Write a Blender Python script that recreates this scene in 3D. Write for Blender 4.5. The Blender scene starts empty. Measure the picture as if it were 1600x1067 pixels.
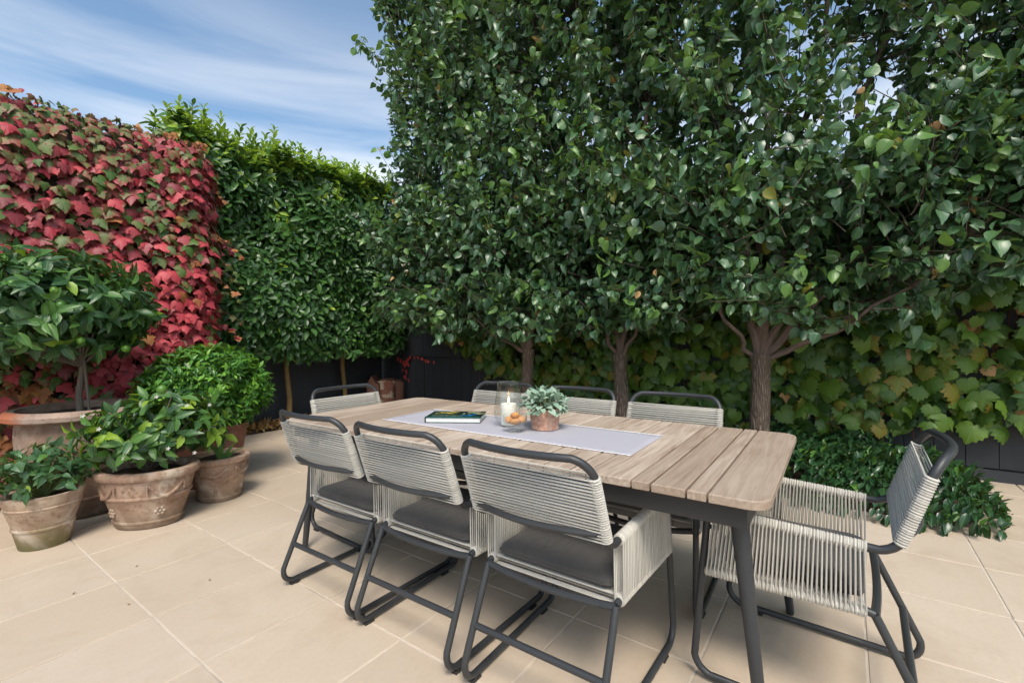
import bpy, math, random
import numpy as np
from mathutils import Matrix, Vector

R = math.radians
random.seed(7)
rng = np.random.default_rng(11)
scene = bpy.context.scene
COL = scene.collection

# ------------------------------------------------------------------ camera
CAM_H = 1.2
HEAD = -0.96068
cam_d = bpy.data.cameras.new('camera')
cam = bpy.data.objects.new('camera', cam_d)
COL.objects.link(cam)
cam_d.sensor_width = 36.0
cam_d.lens = 36.0 * 730.86 / 1600
cam_d.shift_y = -0.00833
cam_d.clip_start = 0.05
cam_d.clip_end = 2000
cam.matrix_world = (Matrix.Translation((0, 0, CAM_H)) @ Matrix.Rotation(HEAD, 4, 'Z')
                    @ Matrix.Rotation(R(90), 4, 'X') @ Matrix.Rotation(-0.01116, 4, 'Z'))
scene.camera = cam

# ------------------------------------------------------------------ world / sky
SUN_EL, SUN_AZ = R(54), R(222)       # direction towards the sun, azimuth measured from +X
SKY_STRENGTH = 0.15
w = bpy.data.worlds.new('World')
scene.world = w
w.use_nodes = True
nt = w.node_tree
nt.nodes.clear()
wo = nt.nodes.new('ShaderNodeOutputWorld')
bg = nt.nodes.new('ShaderNodeBackground')
sky = nt.nodes.new('ShaderNodeTexSky')
sky.sky_type = 'NISHITA'
sky.sun_disc = False
sky.sun_elevation = SUN_EL
sky.sun_rotation = R(90) - SUN_AZ
sky.air_density = 1.0
sky.dust_density = 2.6
sky.ozone_density = 0.5
bg.inputs['Strength'].default_value = SKY_STRENGTH
tc = nt.nodes.new('ShaderNodeTexCoord')


def wnode(kind, **kw):
    n = nt.nodes.new(kind)
    for k, v in kw.items():
        setattr(n, k, v)
    return n


# thin streaky cirrus all over the sky, thicker towards the horizon
mp = wnode('ShaderNodeMapping')
mp.inputs['Rotation'].default_value = (R(-1), R(1), 0)
mp.inputs['Scale'].default_value = (1.0, 1.0, 7.0)
nt.links.new(tc.outputs['Generated'], mp.inputs['Vector'])
n1 = wnode('ShaderNodeTexNoise')
n1.inputs['Scale'].default_value = 2.1
n1.inputs['Detail'].default_value = 9
n1.inputs['Roughness'].default_value = 0.52
n1.inputs['Distortion'].default_value = 0.35
nt.links.new(mp.outputs[0], n1.inputs['Vector'])
cr = wnode('ShaderNodeValToRGB')
cr.color_ramp.elements[0].position = 0.34
cr.color_ramp.elements[1].position = 0.72
nt.links.new(n1.outputs[0], cr.inputs[0])
sp = wnode('ShaderNodeSeparateXYZ')
nt.links.new(tc.outputs['Generated'], sp.inputs[0])
mr = wnode('ShaderNodeMapRange')
mr.inputs['From Min'].default_value = 0.02
mr.inputs['From Max'].default_value = 0.55
mr.inputs['To Min'].default_value = 1.5
mr.inputs['To Max'].default_value = 0.06
nt.links.new(sp.outputs['Z'], mr.inputs['Value'])
mu = wnode('ShaderNodeMath', operation='MULTIPLY')
nt.links.new(cr.outputs[0], mu.inputs[0])
nt.links.new(mr.outputs[0], mu.inputs[1])
cm = wnode('ShaderNodeMix', data_type='RGBA')
mu.use_clamp = True
nt.links.new(mu.outputs[0], cm.inputs['Factor'])
tint = wnode('ShaderNodeMix', data_type='RGBA', blend_type='MULTIPLY')
tint.inputs['Factor'].default_value = 1.0
tint.inputs['B'].default_value = (0.85, 0.98, 1.0, 1)
nt.links.new(sky.outputs[0], tint.inputs['A'])
nt.links.new(tint.outputs['Result'], cm.inputs['A'])
cm.inputs['B'].default_value = (6.3, 6.2, 6.05, 1)
nt.links.new(cm.outputs['Result'], bg.inputs['Color'])
nt.links.new(bg.outputs[0], wo.inputs['Surface'])

sun_d = bpy.data.lights.new('sun', 'SUN')
sun_d.energy = 2.2
sun_d.angle = R(20)
sun_d.color = (1.0, 0.9, 0.78)
sun = bpy.data.objects.new('sun', sun_d)
COL.objects.link(sun)
to_sun = Vector((math.cos(SUN_EL) * math.cos(SUN_AZ), math.cos(SUN_EL) * math.sin(SUN_AZ), math.sin(SUN_EL)))
sun.rotation_euler = to_sun.to_track_quat('Z', 'Y').to_euler()
sun.location = to_sun * 30

scene.view_settings.view_transform = 'Standard'
scene.view_settings.look = 'None'
scene.view_settings.gamma = 1.0
scene.view_settings.exposure = 0.55
scene.cycles.use_denoising = True
scene.cycles.max_bounces = 5
scene.cycles.diffuse_bounces = 2
scene.cycles.glossy_bounces = 2
scene.cycles.transmission_bounces = 6
scene.cycles.transparent_max_bounces = 10
scene.cycles.use_adaptive_sampling = True
scene.cycles.adaptive_threshold = 0.03
scene.cycles.sample_clamp_indirect = 6


# ------------------------------------------------------------------ node helpers
class M:
    def __init__(s, name):
        s.m = bpy.data.materials.new(name)
        s.m.use_nodes = True
        s.t = s.m.node_tree
        s.b = s.t.nodes['Principled BSDF']
        s.o = s.t.nodes['Material Output']

    def n(s, kind, ins=None, **kw):
        x = s.t.nodes.new(kind)
        for k, v in kw.items():
            setattr(x, k, v)
        for k, v in (ins or {}).items():
            s.set(x.inputs[k], v)
        return x

    def set(s, sock, v):
        if hasattr(v, 'is_output') or isinstance(v, bpy.types.NodeSocket):
            s.t.links.new(v, sock)
        elif isinstance(v, (tuple, list)) and len(v) == 3 and sock.type == 'RGBA':
            sock.default_value = (*v, 1)
        else:
            sock.default_value = v

    def mix(s, f, a, b, blend='MIX'):
        x = s.n('ShaderNodeMix', data_type='RGBA', blend_type=blend)
        s.set(x.inputs['Factor'], f)
        s.set(x.inputs['A'], a)
        s.set(x.inputs['B'], b)
        return x.outputs['Result']

    def math(s, op, a, b=0.0, c=None):
        x = s.n('ShaderNodeMath', operation=op)
        s.set(x.inputs[0], a)
        s.set(x.inputs[1], b)
        if c is not None:
            s.set(x.inputs[2], c)
        return x.outputs[0]

    def coord(s, which='Object', scale=(1, 1, 1), rot=(0, 0, 0)):
        c = s.n('ShaderNodeTexCoord')
        return s.n('ShaderNodeMapping', {'Vector': c.outputs[which], 'Scale': scale, 'Rotation': rot}).outputs[0]

    def world(s, scale=(1, 1, 1)):
        g = s.n('ShaderNodeNewGeometry')
        return s.n('ShaderNodeMapping', {'Vector': g.outputs['Position'], 'Scale': scale}).outputs[0]

    def noise(s, vec, scale, detail=4, rough=.55, dist=0.0):
        return s.n('ShaderNodeTexNoise', {'Vector': vec, 'Scale': scale, 'Detail': detail, 'Roughness': rough,
                                          'Distortion': dist}).outputs[0]

    def ramp(s, f, stops):
        x = s.n('ShaderNodeValToRGB', {0: f})
        e = x.color_ramp.elements
        while len(e) < len(stops):
            e.new(0.5)
        for i, (p, c) in enumerate(stops):
            e[i].position = p
            e[i].color = (c, c, c, 1) if not isinstance(c, (tuple, list)) else (*c, 1)
        return x.outputs[0]

    def bump(s, h, strength=.3, dist=.01):
        return s.n('ShaderNodeBump', {'Height': h, 'Strength': strength, 'Distance': dist}).outputs[0]

    def rnd(s):
        g = s.n('ShaderNodeNewGeometry')
        o = s.n('ShaderNodeObjectInfo')
        return s.math('FRACT', s.math('ADD', g.outputs['Random Per Island'], o.outputs['Random']))

    def orand(s):
        return s.n('ShaderNodeObjectInfo').outputs['Random']

    def p(s, **kw):
        names = dict(color='Base Color', rough='Roughness', metal='Metallic', normal='Normal', spec='Specular IOR Level',
                     coat='Coat Weight', trans='Transmission Weight', ior='IOR', sheen='Sheen Weight')
        for k, v in kw.items():
            s.set(s.b.inputs[names[k]], v)
        return s


MATS = {}


def leaf_mat(name, a, b, rough=.38, trans=.22, vein=(.5, .6, .3), veinf=.35, edge=None, edgef=.8, fan=False, spec=.5):
    plain = not name.startswith(('pear', 'citrus'))
    m = M(name)
    r = m.rnd()
    col = m.mix(r, a, b)
    uv = m.n('ShaderNodeUVMap').outputs[0]
    sep = m.n('ShaderNodeSeparateXYZ', {0: uv})
    u, v = sep.outputs[0], sep.outputs[1]
    if edge is not None:
        # turned colour creeping in from the margin, a property of the leaf itself
        dx = m.math('MULTIPLY', u, 1.6)
        dy = m.math('SUBTRACT', v, .38)
        d = m.math('SQRT', m.math('ADD', m.math('MULTIPLY', dx, dx), m.math('MULTIPLY', dy, dy)))
        nz = m.noise(m.n('ShaderNodeMapping', {'Vector': uv, 'Location': (0, 0, 0), 'Scale': (1, 1, 1)}).outputs[0], 5, 3)
        f = m.math('ADD', d, m.math('MULTIPLY', m.math('SUBTRACT', nz, .5), .5))
        f = m.math('ADD', f, m.math('MULTIPLY', m.math('SUBTRACT', r, .5), .5))
        f = m.ramp(f, [(.22, 0), (.75, edgef)])
        col = m.mix(f, col, edge)
    if fan:
        ang = m.math('ARCTAN2', u, m.math('ADD', v, .02))
        tri = m.math('ABSOLUTE', m.math('SUBTRACT', m.math('FRACT', m.math('MULTIPLY_ADD', ang, 1.25, .5)), .5))
        f = m.ramp(tri, [(.02, 1), (.06, 0)])
        side = m.math('ABSOLUTE', m.math('SUBTRACT', m.math('FRACT', m.math('MULTIPLY', m.math('ADD', v, m.math('MULTIPLY', m.math('ABSOLUTE', u), -.8)), 9)), .5))
        f2 = m.ramp(side, [(.02, .35), (.1, 0)])
        f = m.math('MAXIMUM', f, f2)
    else:
        f = m.ramp(m.math('ABSOLUTE', u), [(.008, 1), (.03, 0)])
    if not fan and plain is False:
        side = m.math('ABSOLUTE', m.math('SUBTRACT', m.math('FRACT', m.math('MULTIPLY', m.math('ADD', v, m.math('MULTIPLY', m.math('ABSOLUTE', u), -.9)), 8)), .5))
        f2 = m.ramp(side, [(.02, .4), (.12, 0)])
        f = m.math('MAXIMUM', f, f2)
    col = m.mix(m.math('MULTIPLY', f, veinf), col, vein)
    m.p(color=col, rough=rough, spec=spec)
    if name.startswith('pear'):
        m.p(coat=.35)
        m.b.inputs['Coat Roughness'].default_value = .32
    if not plain or fan:
        m.p(normal=m.bump(f, .25, .004))
    tr = m.n('ShaderNodeBsdfTranslucent', {'Color': m.mix(.35, col, (.35, .5, .02), 'MIX') if not fan or edge is None else col})
    mx = m.n('ShaderNodeMixShader', {0: trans, 1: m.b.outputs[0], 2: tr.outputs[0]})
    m.t.links.new(mx.outputs[0], m.o.inputs['Surface'])
    MATS[name] = m.m
    return m.m


# pear
leaf_mat('pear_dark', (.03, .085, .042), (.062, .15, .066), .36, .2, (.22, .34, .12), .5, spec=.65)
leaf_mat('pear_mid', (.052, .135, .055), (.095, .205, .08), .38, .25, (.25, .38, .12), .5, spec=.65)
leaf_mat('pear_light', (.09, .21, .045), (.15, .29, .065), .38, .3, (.3, .42, .12), .4)
# evergreen hedge
leaf_mat('laurel_dark', (.022, .07, .02), (.045, .12, .03), .4, .12, (.14, .25, .08), .4)
leaf_mat('laurel_mid', (.045, .13, .028), (.075, .18, .038), .32, .2, (.2, .33, .08), .4)
leaf_mat('laurel_tip', (.24, .4, .035), (.4, .56, .07), .42, .4, (.4, .52, .14), .3)
# creeper on the left wall
leaf_mat('creeper_crimson', (.44, .036, .06), (.68, .1, .12), .5, .25, (.55, .16, .14), .35, fan=True)
leaf_mat('creeper_burgundy', (.2, .03, .042), (.44, .07, .085), .48, .2, (.35, .12, .1), .4, fan=True)
leaf_mat('creeper_olive', (.1, .16, .05), (.16, .2, .065), .48, .2, (.22, .22, .09), .4, edge=(.34, .055, .06), edgef=.8, fan=True)
leaf_mat('creeper_green', (.06, .15, .03), (.1, .2, .04), .48, .25, (.25, .32, .1), .4, edge=(.2, .11, .04), edgef=.5, fan=True)
leaf_mat('creeper_rust', (.34, .1, .045), (.46, .2, .06), .55, .25, (.5, .3, .12), .4, fan=True)
# vine on the right fence
leaf_mat('vine_green', (.072, .16, .015), (.125, .22, .024), .45, .22, (.18, .27, .07), .4, fan=True)
leaf_mat('vine_dark', (.035, .1, .018), (.06, .135, .022), .42, .2, (.12, .2, .06), .4, fan=True)
leaf_mat('vine_yellow', (.13, .2, .025), (.24, .26, .03), .5, .3, (.3, .34, .1), .35, edge=(.3, .2, .03), edgef=.7, fan=True)
leaf_mat('vine_orange', (.42, .2, .07), (.5, .3, .13), .55, .25, (.5, .35, .15), .4, fan=True)
# potted plants
leaf_mat('citrus_dark', (.024, .075, .026), (.045, .115, .038), .34, .18, (.16, .28, .1), .5)
leaf_mat('citrus_mid', (.05, .14, .03), (.085, .2, .04), .36, .25, (.22, .36, .1), .5)
leaf_mat('citrus_lime', (.2, .36, .035), (.32, .47, .05), .4, .35, (.42, .52, .16), .4)
leaf_mat('box_mid', (.05, .17, .025), (.085, .24, .035), .36, .25, (.2, .36, .08), .3)
leaf_mat('box_light', (.12, .31, .03), (.2, .42, .05), .38, .3, (.34, .5, .12), .3)
leaf_mat('box_dark', (.02, .08, .016), (.04, .115, .024), .36, .2, (.14, .25, .06), .3)
leaf_mat('trailer_leaf', (.04, .11, .05), (.075, .17, .07), .42, .2, (.18, .3, .14), .4)
leaf_mat('jasmine_leaf', (.012, .045, .018), (.026, .075, .026), .3, .15, (.12, .22, .08), .5)
leaf_mat('jasmine_light', (.06, .16, .03), (.11, .25, .04), .38, .25, (.2, .34, .1), .4)
leaf_mat('peperomia_leaf', (.22, .34, .25), (.36, .47, .37), .5, .15, (.12, .22, .14), .6)
leaf_mat('dry_leaf', (.17, .09, .035), (.32, .18, .06), .7, .15, (.2, .12, .05), .4)
leaf_mat('dry_leaf_tan', (.34, .21, .08), (.44, .3, .13), .7, .15, (.25, .15, .06), .4)
leaf_mat('scarlet_leaf', (.62, .06, .07), (.75, .1, .1), .5, .3, (.7, .25, .2), .3)
leaf_mat('petal', (.75, .72, .66), (.82, .8, .74), .5, .25, (.8, .78, .7), .2)
leaf_mat('strap_leaf', (.12, .28, .06), (.18, .36, .08), .4, .25, (.2, .36, .1), .3)


def simple(name, color, rough=.5, **kw):
    m = M(name)
    m.p(color=color, rough=rough, **kw)
    MATS[name] = m.m
    return m.m


def mk_materials():
    # sandstone tile
    m = M('sandstone')
    wv = m.world()
    big = m.noise(wv, 1.1, 5, .6, .4)
    streak = m.noise(m.world((1.0, 5, 1)), 3.2, 6, .65, 1.2)
    fine = m.noise(wv, 140, 3, .6)
    base = m.mix(m.ramp(big, [(.3, 0), (.7, 1)]), (.50, .41, .325), (.57, .485, .395))
    base = m.mix(m.math('MULTIPLY', m.ramp(streak, [(.42, 0), (.75, 1)]), .38), base, (.50, .385, .275))
    base = m.mix(m.math('MULTIPLY', m.orand(), .75), base, (.53, .435, .34))
    base = m.mix(m.math('MULTIPLY', m.math('FRACT', m.math('MULTIPLY', m.orand(), 7.3)), .3), base, (.43, .345, .26))
    stain = m.noise(wv, 2.7, 6, .7, .8)
    base = m.mix(m.math('MULTIPLY', m.ramp(stain, [(.5, 0), (.66, 1)]), .3), base, (.38, .285, .2))
    grit = m.noise(wv, 48, 5, .75)
    base = m.mix(m.math('MULTIPLY', m.ramp(grit, [(.5, 0), (.75, 1)]), .3), base, (.37, .285, .205))
    base = m.mix(m.math('MULTIPLY', m.ramp(fine, [(.55, 0), (.8, 1)]), .2), base, (.35, .27, .19))
    spots = m.n('ShaderNodeTexVoronoi', {'Vector': wv, 'Scale': 5.5, 'Randomness': 1.0})
    sz = m.ramp(spots.outputs['Distance'], [(.02, 1), (.05, 0)])
    sel = m.ramp(m.n('ShaderNodeSeparateXYZ', {0: spots.outputs['Color']}).outputs[0], [(.72, 0), (.75, .6)])
    base = m.mix(m.math('MULTIPLY', sz, sel), base, (.3, .17, .08))
    m.p(color=base, rough=m.ramp(big, [(.3, .5), (.7, .62)]), spec=.35,
        normal=m.bump(m.math('ADD', m.math('MULTIPLY', streak, .6), m.math('MULTIPLY', fine, .25)), .12, .006))
    MATS['sandstone'] = m.m
    m = M('grout')
    wv = m.world()
    n = m.noise(wv, 2.3, 4, .6)
    m.p(color=m.mix(m.ramp(n, [(.50, 0), (.62, 1)]), (.57, .50, .43), (.34, .29, .24)), rough=.9,
        normal=m.bump(m.noise(wv, 90, 3), .5, .004))
    MATS['grout'] = m.m
    m = M('soil')
    wv = m.world()
    n = m.noise(wv, 14, 6, .7)
    m.p(color=m.mix(n, (.025, .018, .012), (.08, .055, .035)), rough=.95, normal=m.bump(n, .9, .03))
    MATS['soil'] = m.m
    m = M('earth_ground')
    wv = m.world()
    n = m.noise(wv, 1.5, 6, .7)
    m.p(color=m.mix(n, (.06, .05, .035), (.12, .11, .06)), rough=.95, normal=m.bump(n, .6, .05))
    MATS['earth_ground'] = m.m
    # weathered teak, grain along the plank (local X)
    m = M('weathered_teak')
    c = m.n('ShaderNodeTexCoord').outputs['Object']
    rr = m.orand()
    off = m.n('ShaderNodeCombineXYZ', {0: m.math('MULTIPLY', rr, 17), 1: m.math('MULTIPLY', rr, 31), 2: 0.0}).outputs[0]
    v = m.n('ShaderNodeVectorMath', {0: c, 1: off}, operation='ADD').outputs[0]
    v1 = m.n('ShaderNodeMapping', {'Vector': v, 'Scale': (1.6, 24, 24)}).outputs[0]
    g1 = m.noise(v1, 1.6, 6, .62, 1.4)
    v2 = m.n('ShaderNodeMapping', {'Vector': v, 'Scale': (4, 150, 150)}).outputs[0]
    g2 = m.noise(v2, 1.4, 4, .6, .3)
    v3 = m.n('ShaderNodeMapping', {'Vector': v, 'Scale': (2.2, 5, 5)}).outputs[0]
    g3 = m.noise(v3, 1.4, 3, .5, .5)
    base = m.mix(m.ramp(g1, [(.34, 0), (.66, 1)]), (.26, .18, .13), (.54, .44, .355))
    base = m.mix(m.math('MULTIPLY', m.ramp(g3, [(.35, 0), (.7, 1)]), .5), base, (.57, .485, .40))
    base = m.mix(m.math('MULTIPLY', m.ramp(g2, [(.5, 0), (.72, 1)]), .4), base, (.19, .135, .1))
    base = m.mix(m.ramp(rr, [(.25, 0), (.6, .25), (1, .7)]), base, (.235, .165, .115))
    m.p(color=base, rough=.68, spec=.3, normal=m.bump(m.math('ADD', g2, m.math('MULTIPLY', g1, .5)), .25, .003))
    MATS['weathered_teak'] = m.m
    # powder coat
    m = M('charcoal_powder_coat')
    n = m.noise(m.coord(), 420, 2)
    d = m.noise(m.world(), 9, 4)
    m.p(color=m.mix(d, (.023, .025, .028), (.036, .039, .043)), rough=.45, spec=.5, normal=m.bump(n, .12, .002))
    MATS['charcoal_powder_coat'] = m.m
    m = M('black_metal')
    m.p(color=(.022, .021, .021), rough=.5)
    MATS['black_metal'] = m.m
    simple('rubber', (.02, .02, .02), .7)
    # rope
    m = M('pale_cord')
    r = m.rnd()
    tw = m.noise(m.coord('Object', (300, 300, 300)), 1.0, 2)
    dirt = m.noise(m.world(), 7, 4)
    c = m.mix(r, (.41, .39, .35), (.54, .515, .465))
    c = m.mix(m.math('MULTIPLY', m.ramp(dirt, [(.5, 0), (.8, 1)]), .25), c, (.42, .38, .31))
    m.p(color=c, rough=.75, spec=.25, normal=m.bump(tw, .35, .002))
    MATS['pale_cord'] = m.m
    m = M('grey_fabric')
    wv = m.coord('Object', (1, 1, 1))
    n = m.noise(wv, 600, 2)
    n2 = m.noise(m.world(), 6, 4)
    m.p(color=m.mix(n2, (.05, .047, .045), (.076, .071, .067)), rough=.92, spec=.15, sheen=.15, normal=m.bump(m.math('ADD', m.math('MULTIPLY', n, .12), m.noise(m.coord('Object', (1, 1.6, 1)), 11, 3, .5, 1.2)), .5, .012))
    MATS['grey_fabric'] = m.m
    # fence paint
    m = M('charcoal_fence')
    n = m.noise(m.world((6, 6, .7)), 3, 5, .6)
    n2 = m.noise(m.world(), 2.2, 4, .6)
    c = m.mix(n, (.025, .029, .036), (.045, .05, .058))
    c = m.mix(m.math('MULTIPLY', m.orand(), .4), c, (.027, .03, .036))
    c = m.mix(m.math('MULTIPLY', m.ramp(n2, [(.6, 0), (.75, 1)]), .3), c, (.06, .06, .06))
    m.p(color=c, rough=.62, spec=.4, normal=m.bump(n, .25, .004))
    MATS['charcoal_fence'] = m.m
    m = M('creeper_wall')
    n = m.noise(m.world(), 5, 4)
    m.p(color=m.mix(n, (.03, .02, .016), (.06, .045, .035)), rough=.9)
    MATS['creeper_wall'] = m.m
    # bark
    m = M('pear_bark')
    v = m.world((1, 1, .16))
    vo = m.n('ShaderNodeTexVoronoi', {'Vector': m.n('ShaderNodeVectorMath', {0: v, 1: m.n('ShaderNodeVectorMath', {0: m.n('ShaderNodeTexNoise', {'Vector': v, 'Scale': 30.0, 'Detail': 3}).outputs[1], 'Scale': .02}, operation='SCALE').outputs[0]}, operation='ADD').outputs[0], 'Scale': 62.0}, feature='DISTANCE_TO_EDGE').outputs[0]
    n = m.noise(m.world((1, 1, .3)), 40, 5, .65)
    h = m.ramp(vo, [(.0, 0), (.35, 1)])
    c = m.mix(h, (.075, .052, .04), (.235, .185, .145))
    c = m.mix(m.math('MULTIPLY', n, .5), c, (.16, .12, .095))
    m.p(color=c, rough=.9, spec=.2, normal=m.bump(m.math('ADD', h, m.math('MULTIPLY', n, .4)), .9, .012))
    MATS['pear_bark'] = m.m
    m = M('smooth_bark')
    n = m.noise(m.world((1, 1, .4)), 26, 5, .6)
    m.p(color=m.mix(n, (.07, .045, .035), (.19, .14, .115)), rough=.8, spec=.25, normal=m.bump(n, .5, .006))
    MATS['smooth_bark'] = m.m
    m = M('hedge_bark')
    n = m.noise(m.world((1, 1, .5)), 22, 5, .6)
    m.p(color=m.mix(n, (.13, .085, .03), (.3, .21, .09)), rough=.85, spec=.2, normal=m.bump(n, .5, .006))
    MATS['hedge_bark'] = m.m
    m = M('grey_stem')
    n = m.noise(m.world((1, 1, .3)), 30, 5, .6)
    m.p(color=m.mix(n, (.09, .07, .055), (.2, .165, .13)), rough=.9, normal=m.bump(n, .5, .005))
    MATS['grey_stem'] = m.m
    simple('green_twig', (.12, .16, .05), .6)
    simple('dark_twig', (.055, .042, .028), .7)
    simple('red_twig', (.16, .06, .045), .7)
    # terracotta variants
    def terra(name, a, b, lime, limef, moss, mossf, rust=None):
        m = M(name)
        c = m.coord()
        n = m.noise(c, 7, 6, .65, .6)
        n2 = m.noise(c, 2.6, 5, .6, .8)
        n3 = m.noise(c, 26, 5, .7)
        z = m.n('ShaderNodeSeparateXYZ', {0: c}).outputs[2]
        col = m.mix(m.ramp(n, [(.33, 0), (.68, 1)]), a, b)
        col = m.mix(m.math('MULTIPLY', m.ramp(n2, [(.46, 0), (.58, 1)]), limef), col, lime)
        col = m.mix(m.math('MULTIPLY', m.ramp(n3, [(.5, 0), (.68, 1)]), .6), col, (.13, .075, .045))
        mz = m.math('ADD', z, m.math('MULTIPLY', m.math('SUBTRACT', n2, .5), .35))
        col = m.mix(m.math('MULTIPLY', m.ramp(mz, [(.02, 1), (.14, 0)]), mossf), col, moss)
        if rust:
            f = m.ramp(m.noise(c, 2.1, 4, .6, .5), [(.5, 0), (.6, 1)])
            col = m.mix(m.math('MULTIPLY', f, .85), col, rust)
        m.p(color=col, rough=.88, spec=.2, normal=m.bump(m.math('ADD', n3, m.math('MULTIPLY', n, .6)), .45, .006))
        MATS[name] = m.m
    terra('terracotta_buff', (.27, .18, .125), (.45, .34, .25), (.56, .49, .42), .85, (.15, .14, .06), .85)
    terra('terracotta_pink', (.25, .155, .11), (.41, .285, .21), (.5, .42, .34), .8, (.16, .12, .08), .6)
    terra('terracotta_red', (.2, .085, .06), (.3, .14, .1), (.3, .2, .16), .35, (.12, .07, .05), .5)
    terra('terracotta_urn', (.17, .105, .08), (.29, .2, .15), (.36, .3, .25), .5, (.1, .08, .05), .5)
    terra('terracotta_urn_rim', (.28, .2, .165), (.4, .28, .22), (.42, .35, .3), .3, (.3, .2, .15), .0, rust=(.42, .13, .06))
    m = M('speckled_clay')
    n = m.noise(m.coord(), 60, 3, .7)
    n2 = m.noise(m.coord(), 12, 4, .7)
    c = m.mix(m.ramp(n, [(.35, 0), (.65, 1)]), (.42, .19, .12), (.62, .4, .3))
    m.p(color=m.mix(m.ramp(n2, [(.5, 0), (.7, .5)]), c, (.66, .5, .42)), rough=.7)
    MATS['speckled_clay'] = m.m
    # linen
    m = M('lavender_linen')
    c = m.coord()
    wx = m.n('ShaderNodeTexWave', {'Vector': c, 'Scale': 190.0, 'Distortion': 1.0}, bands_direction='X').outputs[1]
    wy = m.n('ShaderNodeTexWave', {'Vector': c, 'Scale': 190.0, 'Distortion': 1.0}, bands_direction='Y').outputs[1]
    n = m.noise(m.coord('Object', (1, 12, 1)), 40, 3)
    wv_ = m.math('ADD', wx, wy)
    m.p(color=m.mix(n, (.33, .315, .36), (.42, .405, .45)), rough=.9, spec=.2, sheen=.2, normal=m.bump(wv_, .25, .001))
    MATS['lavender_linen'] = m.m
    simple('white_thread', (.72, .71, .7), .8)
    m = M('clear_glass')
    fr = m.n('ShaderNodeLayerWeight', {'Blend': .25}).outputs['Facing']
    fr = m.ramp(fr, [(.0, .04), (.45, .16), (.85, .75), (1.0, .95)])
    tp = m.n('ShaderNodeBsdfTransparent', {'Color': (.965, .975, .97)})
    gl = m.n('ShaderNodeBsdfGlossy', {'Color': (1, 1, 1), 'Roughness': .02})
    mx = m.n('ShaderNodeMixShader', {0: fr, 1: tp.outputs[0], 2: gl.outputs[0]})
    m.t.links.new(mx.outputs[0], m.o.inputs['Surface'])
    MATS['clear_glass'] = m.m
    m = M('candle_wax')
    m.p(color=(.86, .82, .74), rough=.5)
    m.b.inputs['Subsurface Weight'].default_value = .4
    m.b.inputs['Subsurface Radius'].default_value = (.02, .015, .01)
    MATS['candle_wax'] = m.m
    m = M('flame')
    m.p(color=(1, .6, .2))
    m.b.inputs['Emission Color'].default_value = (1, .62, .24, 1)
    m.b.inputs['Emission Strength'].default_value = 6
    MATS['flame'] = m.m
    simple('wick', (.02, .018, .015), .9)
    m = M('biscuit')
    n = m.noise(m.coord(), 55, 5, .7)
    m.p(color=m.mix(n, (.42, .17, .05), (.66, .34, .13)), rough=.8, normal=m.bump(n, .8, .004))
    MATS['biscuit'] = m.m
    # book
    m = M('book_cover')
    c = m.coord()
    n = m.noise(c, 16, 4, .6)
    m.p(color=m.mix(m.ramp(n, [(.4, 0), (.65, 1)]), (.006, .018, .02), (.012, .05, .03)), rough=.28, coat=.4)
    MATS['book_cover'] = m.m
    m = M('book_pages')
    z = m.coord('Object', (1, 1, 1))
    wz = m.n('ShaderNodeTexWave', {'Vector': z, 'Scale': 330.0}, bands_direction='Z').outputs[1]
    m.p(color=m.mix(wz, (.6, .62, .6), (.74, .75, .72)), rough=.8)
    MATS['book_pages'] = m.m
    simple('cover_yellow', (.62, .47, .09), .4)
    simple('cover_cream', (.62, .56, .3), .4)
    simple('cover_blue', (.02, .22, .52), .35)
    simple('cover_green', (.01, .16, .13), .35)
    simple('cover_white', (.7, .72, .68), .4)
    m = M('green_fruit')
    n = m.noise(m.coord(), 90, 2)
    m.p(color=m.mix(m.orand(), (.05, .14, .02), (.1, .22, .025)), rough=.35, normal=m.bump(n, .25, .003))
    MATS['green_fruit'] = m.m
    m = M('log_bark')
    v = m.coord('Object', (1, 1, .25))
    n = m.noise(v, 16, 6, .7, .8)
    n2 = m.noise(m.coord(), 7, 5, .7)
    c = m.mix(n, (.05, .02, .015), (.2, .07, .045))
    c = m.mix(m.ramp(n2, [(.52, 0), (.6, .75)]), c, (.3, .27, .2))
    m.p(color=c, rough=.92, normal=m.bump(n, 1, .02))
    MATS['log_bark'] = m.m
    m = M('log_wood')
    n = m.noise(m.coord('Object', (1, 1, .15)), 22, 5, .65, .5)
    m.p(color=m.mix(n, (.05, .022, .016), (.15, .062, .04)), rough=.85, normal=m.bump(n, .5, .008))
    MATS['log_wood'] = m.m
    # neighbour's house
    m = M('pale_weatherboard')
    n = m.noise(m.world(), 3, 4)
    m.p(color=m.mix(n, (.5, .47, .43), (.6, .57, .53)), rough=.75)
    MATS['pale_weatherboard'] = m.m
    m = M('beige_render')
    n = m.noise(m.world(), 9, 5)
    m.p(color=m.mix(n, (.5, .4, .29), (.6, .49, .36)), rough=.85)
    MATS['beige_render'] = m.m
    simple('roof_sheet', (.2, .21, .22), .5)
    simple('white_paint', (.7, .7, .68), .6)


mk_materials()


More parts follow.
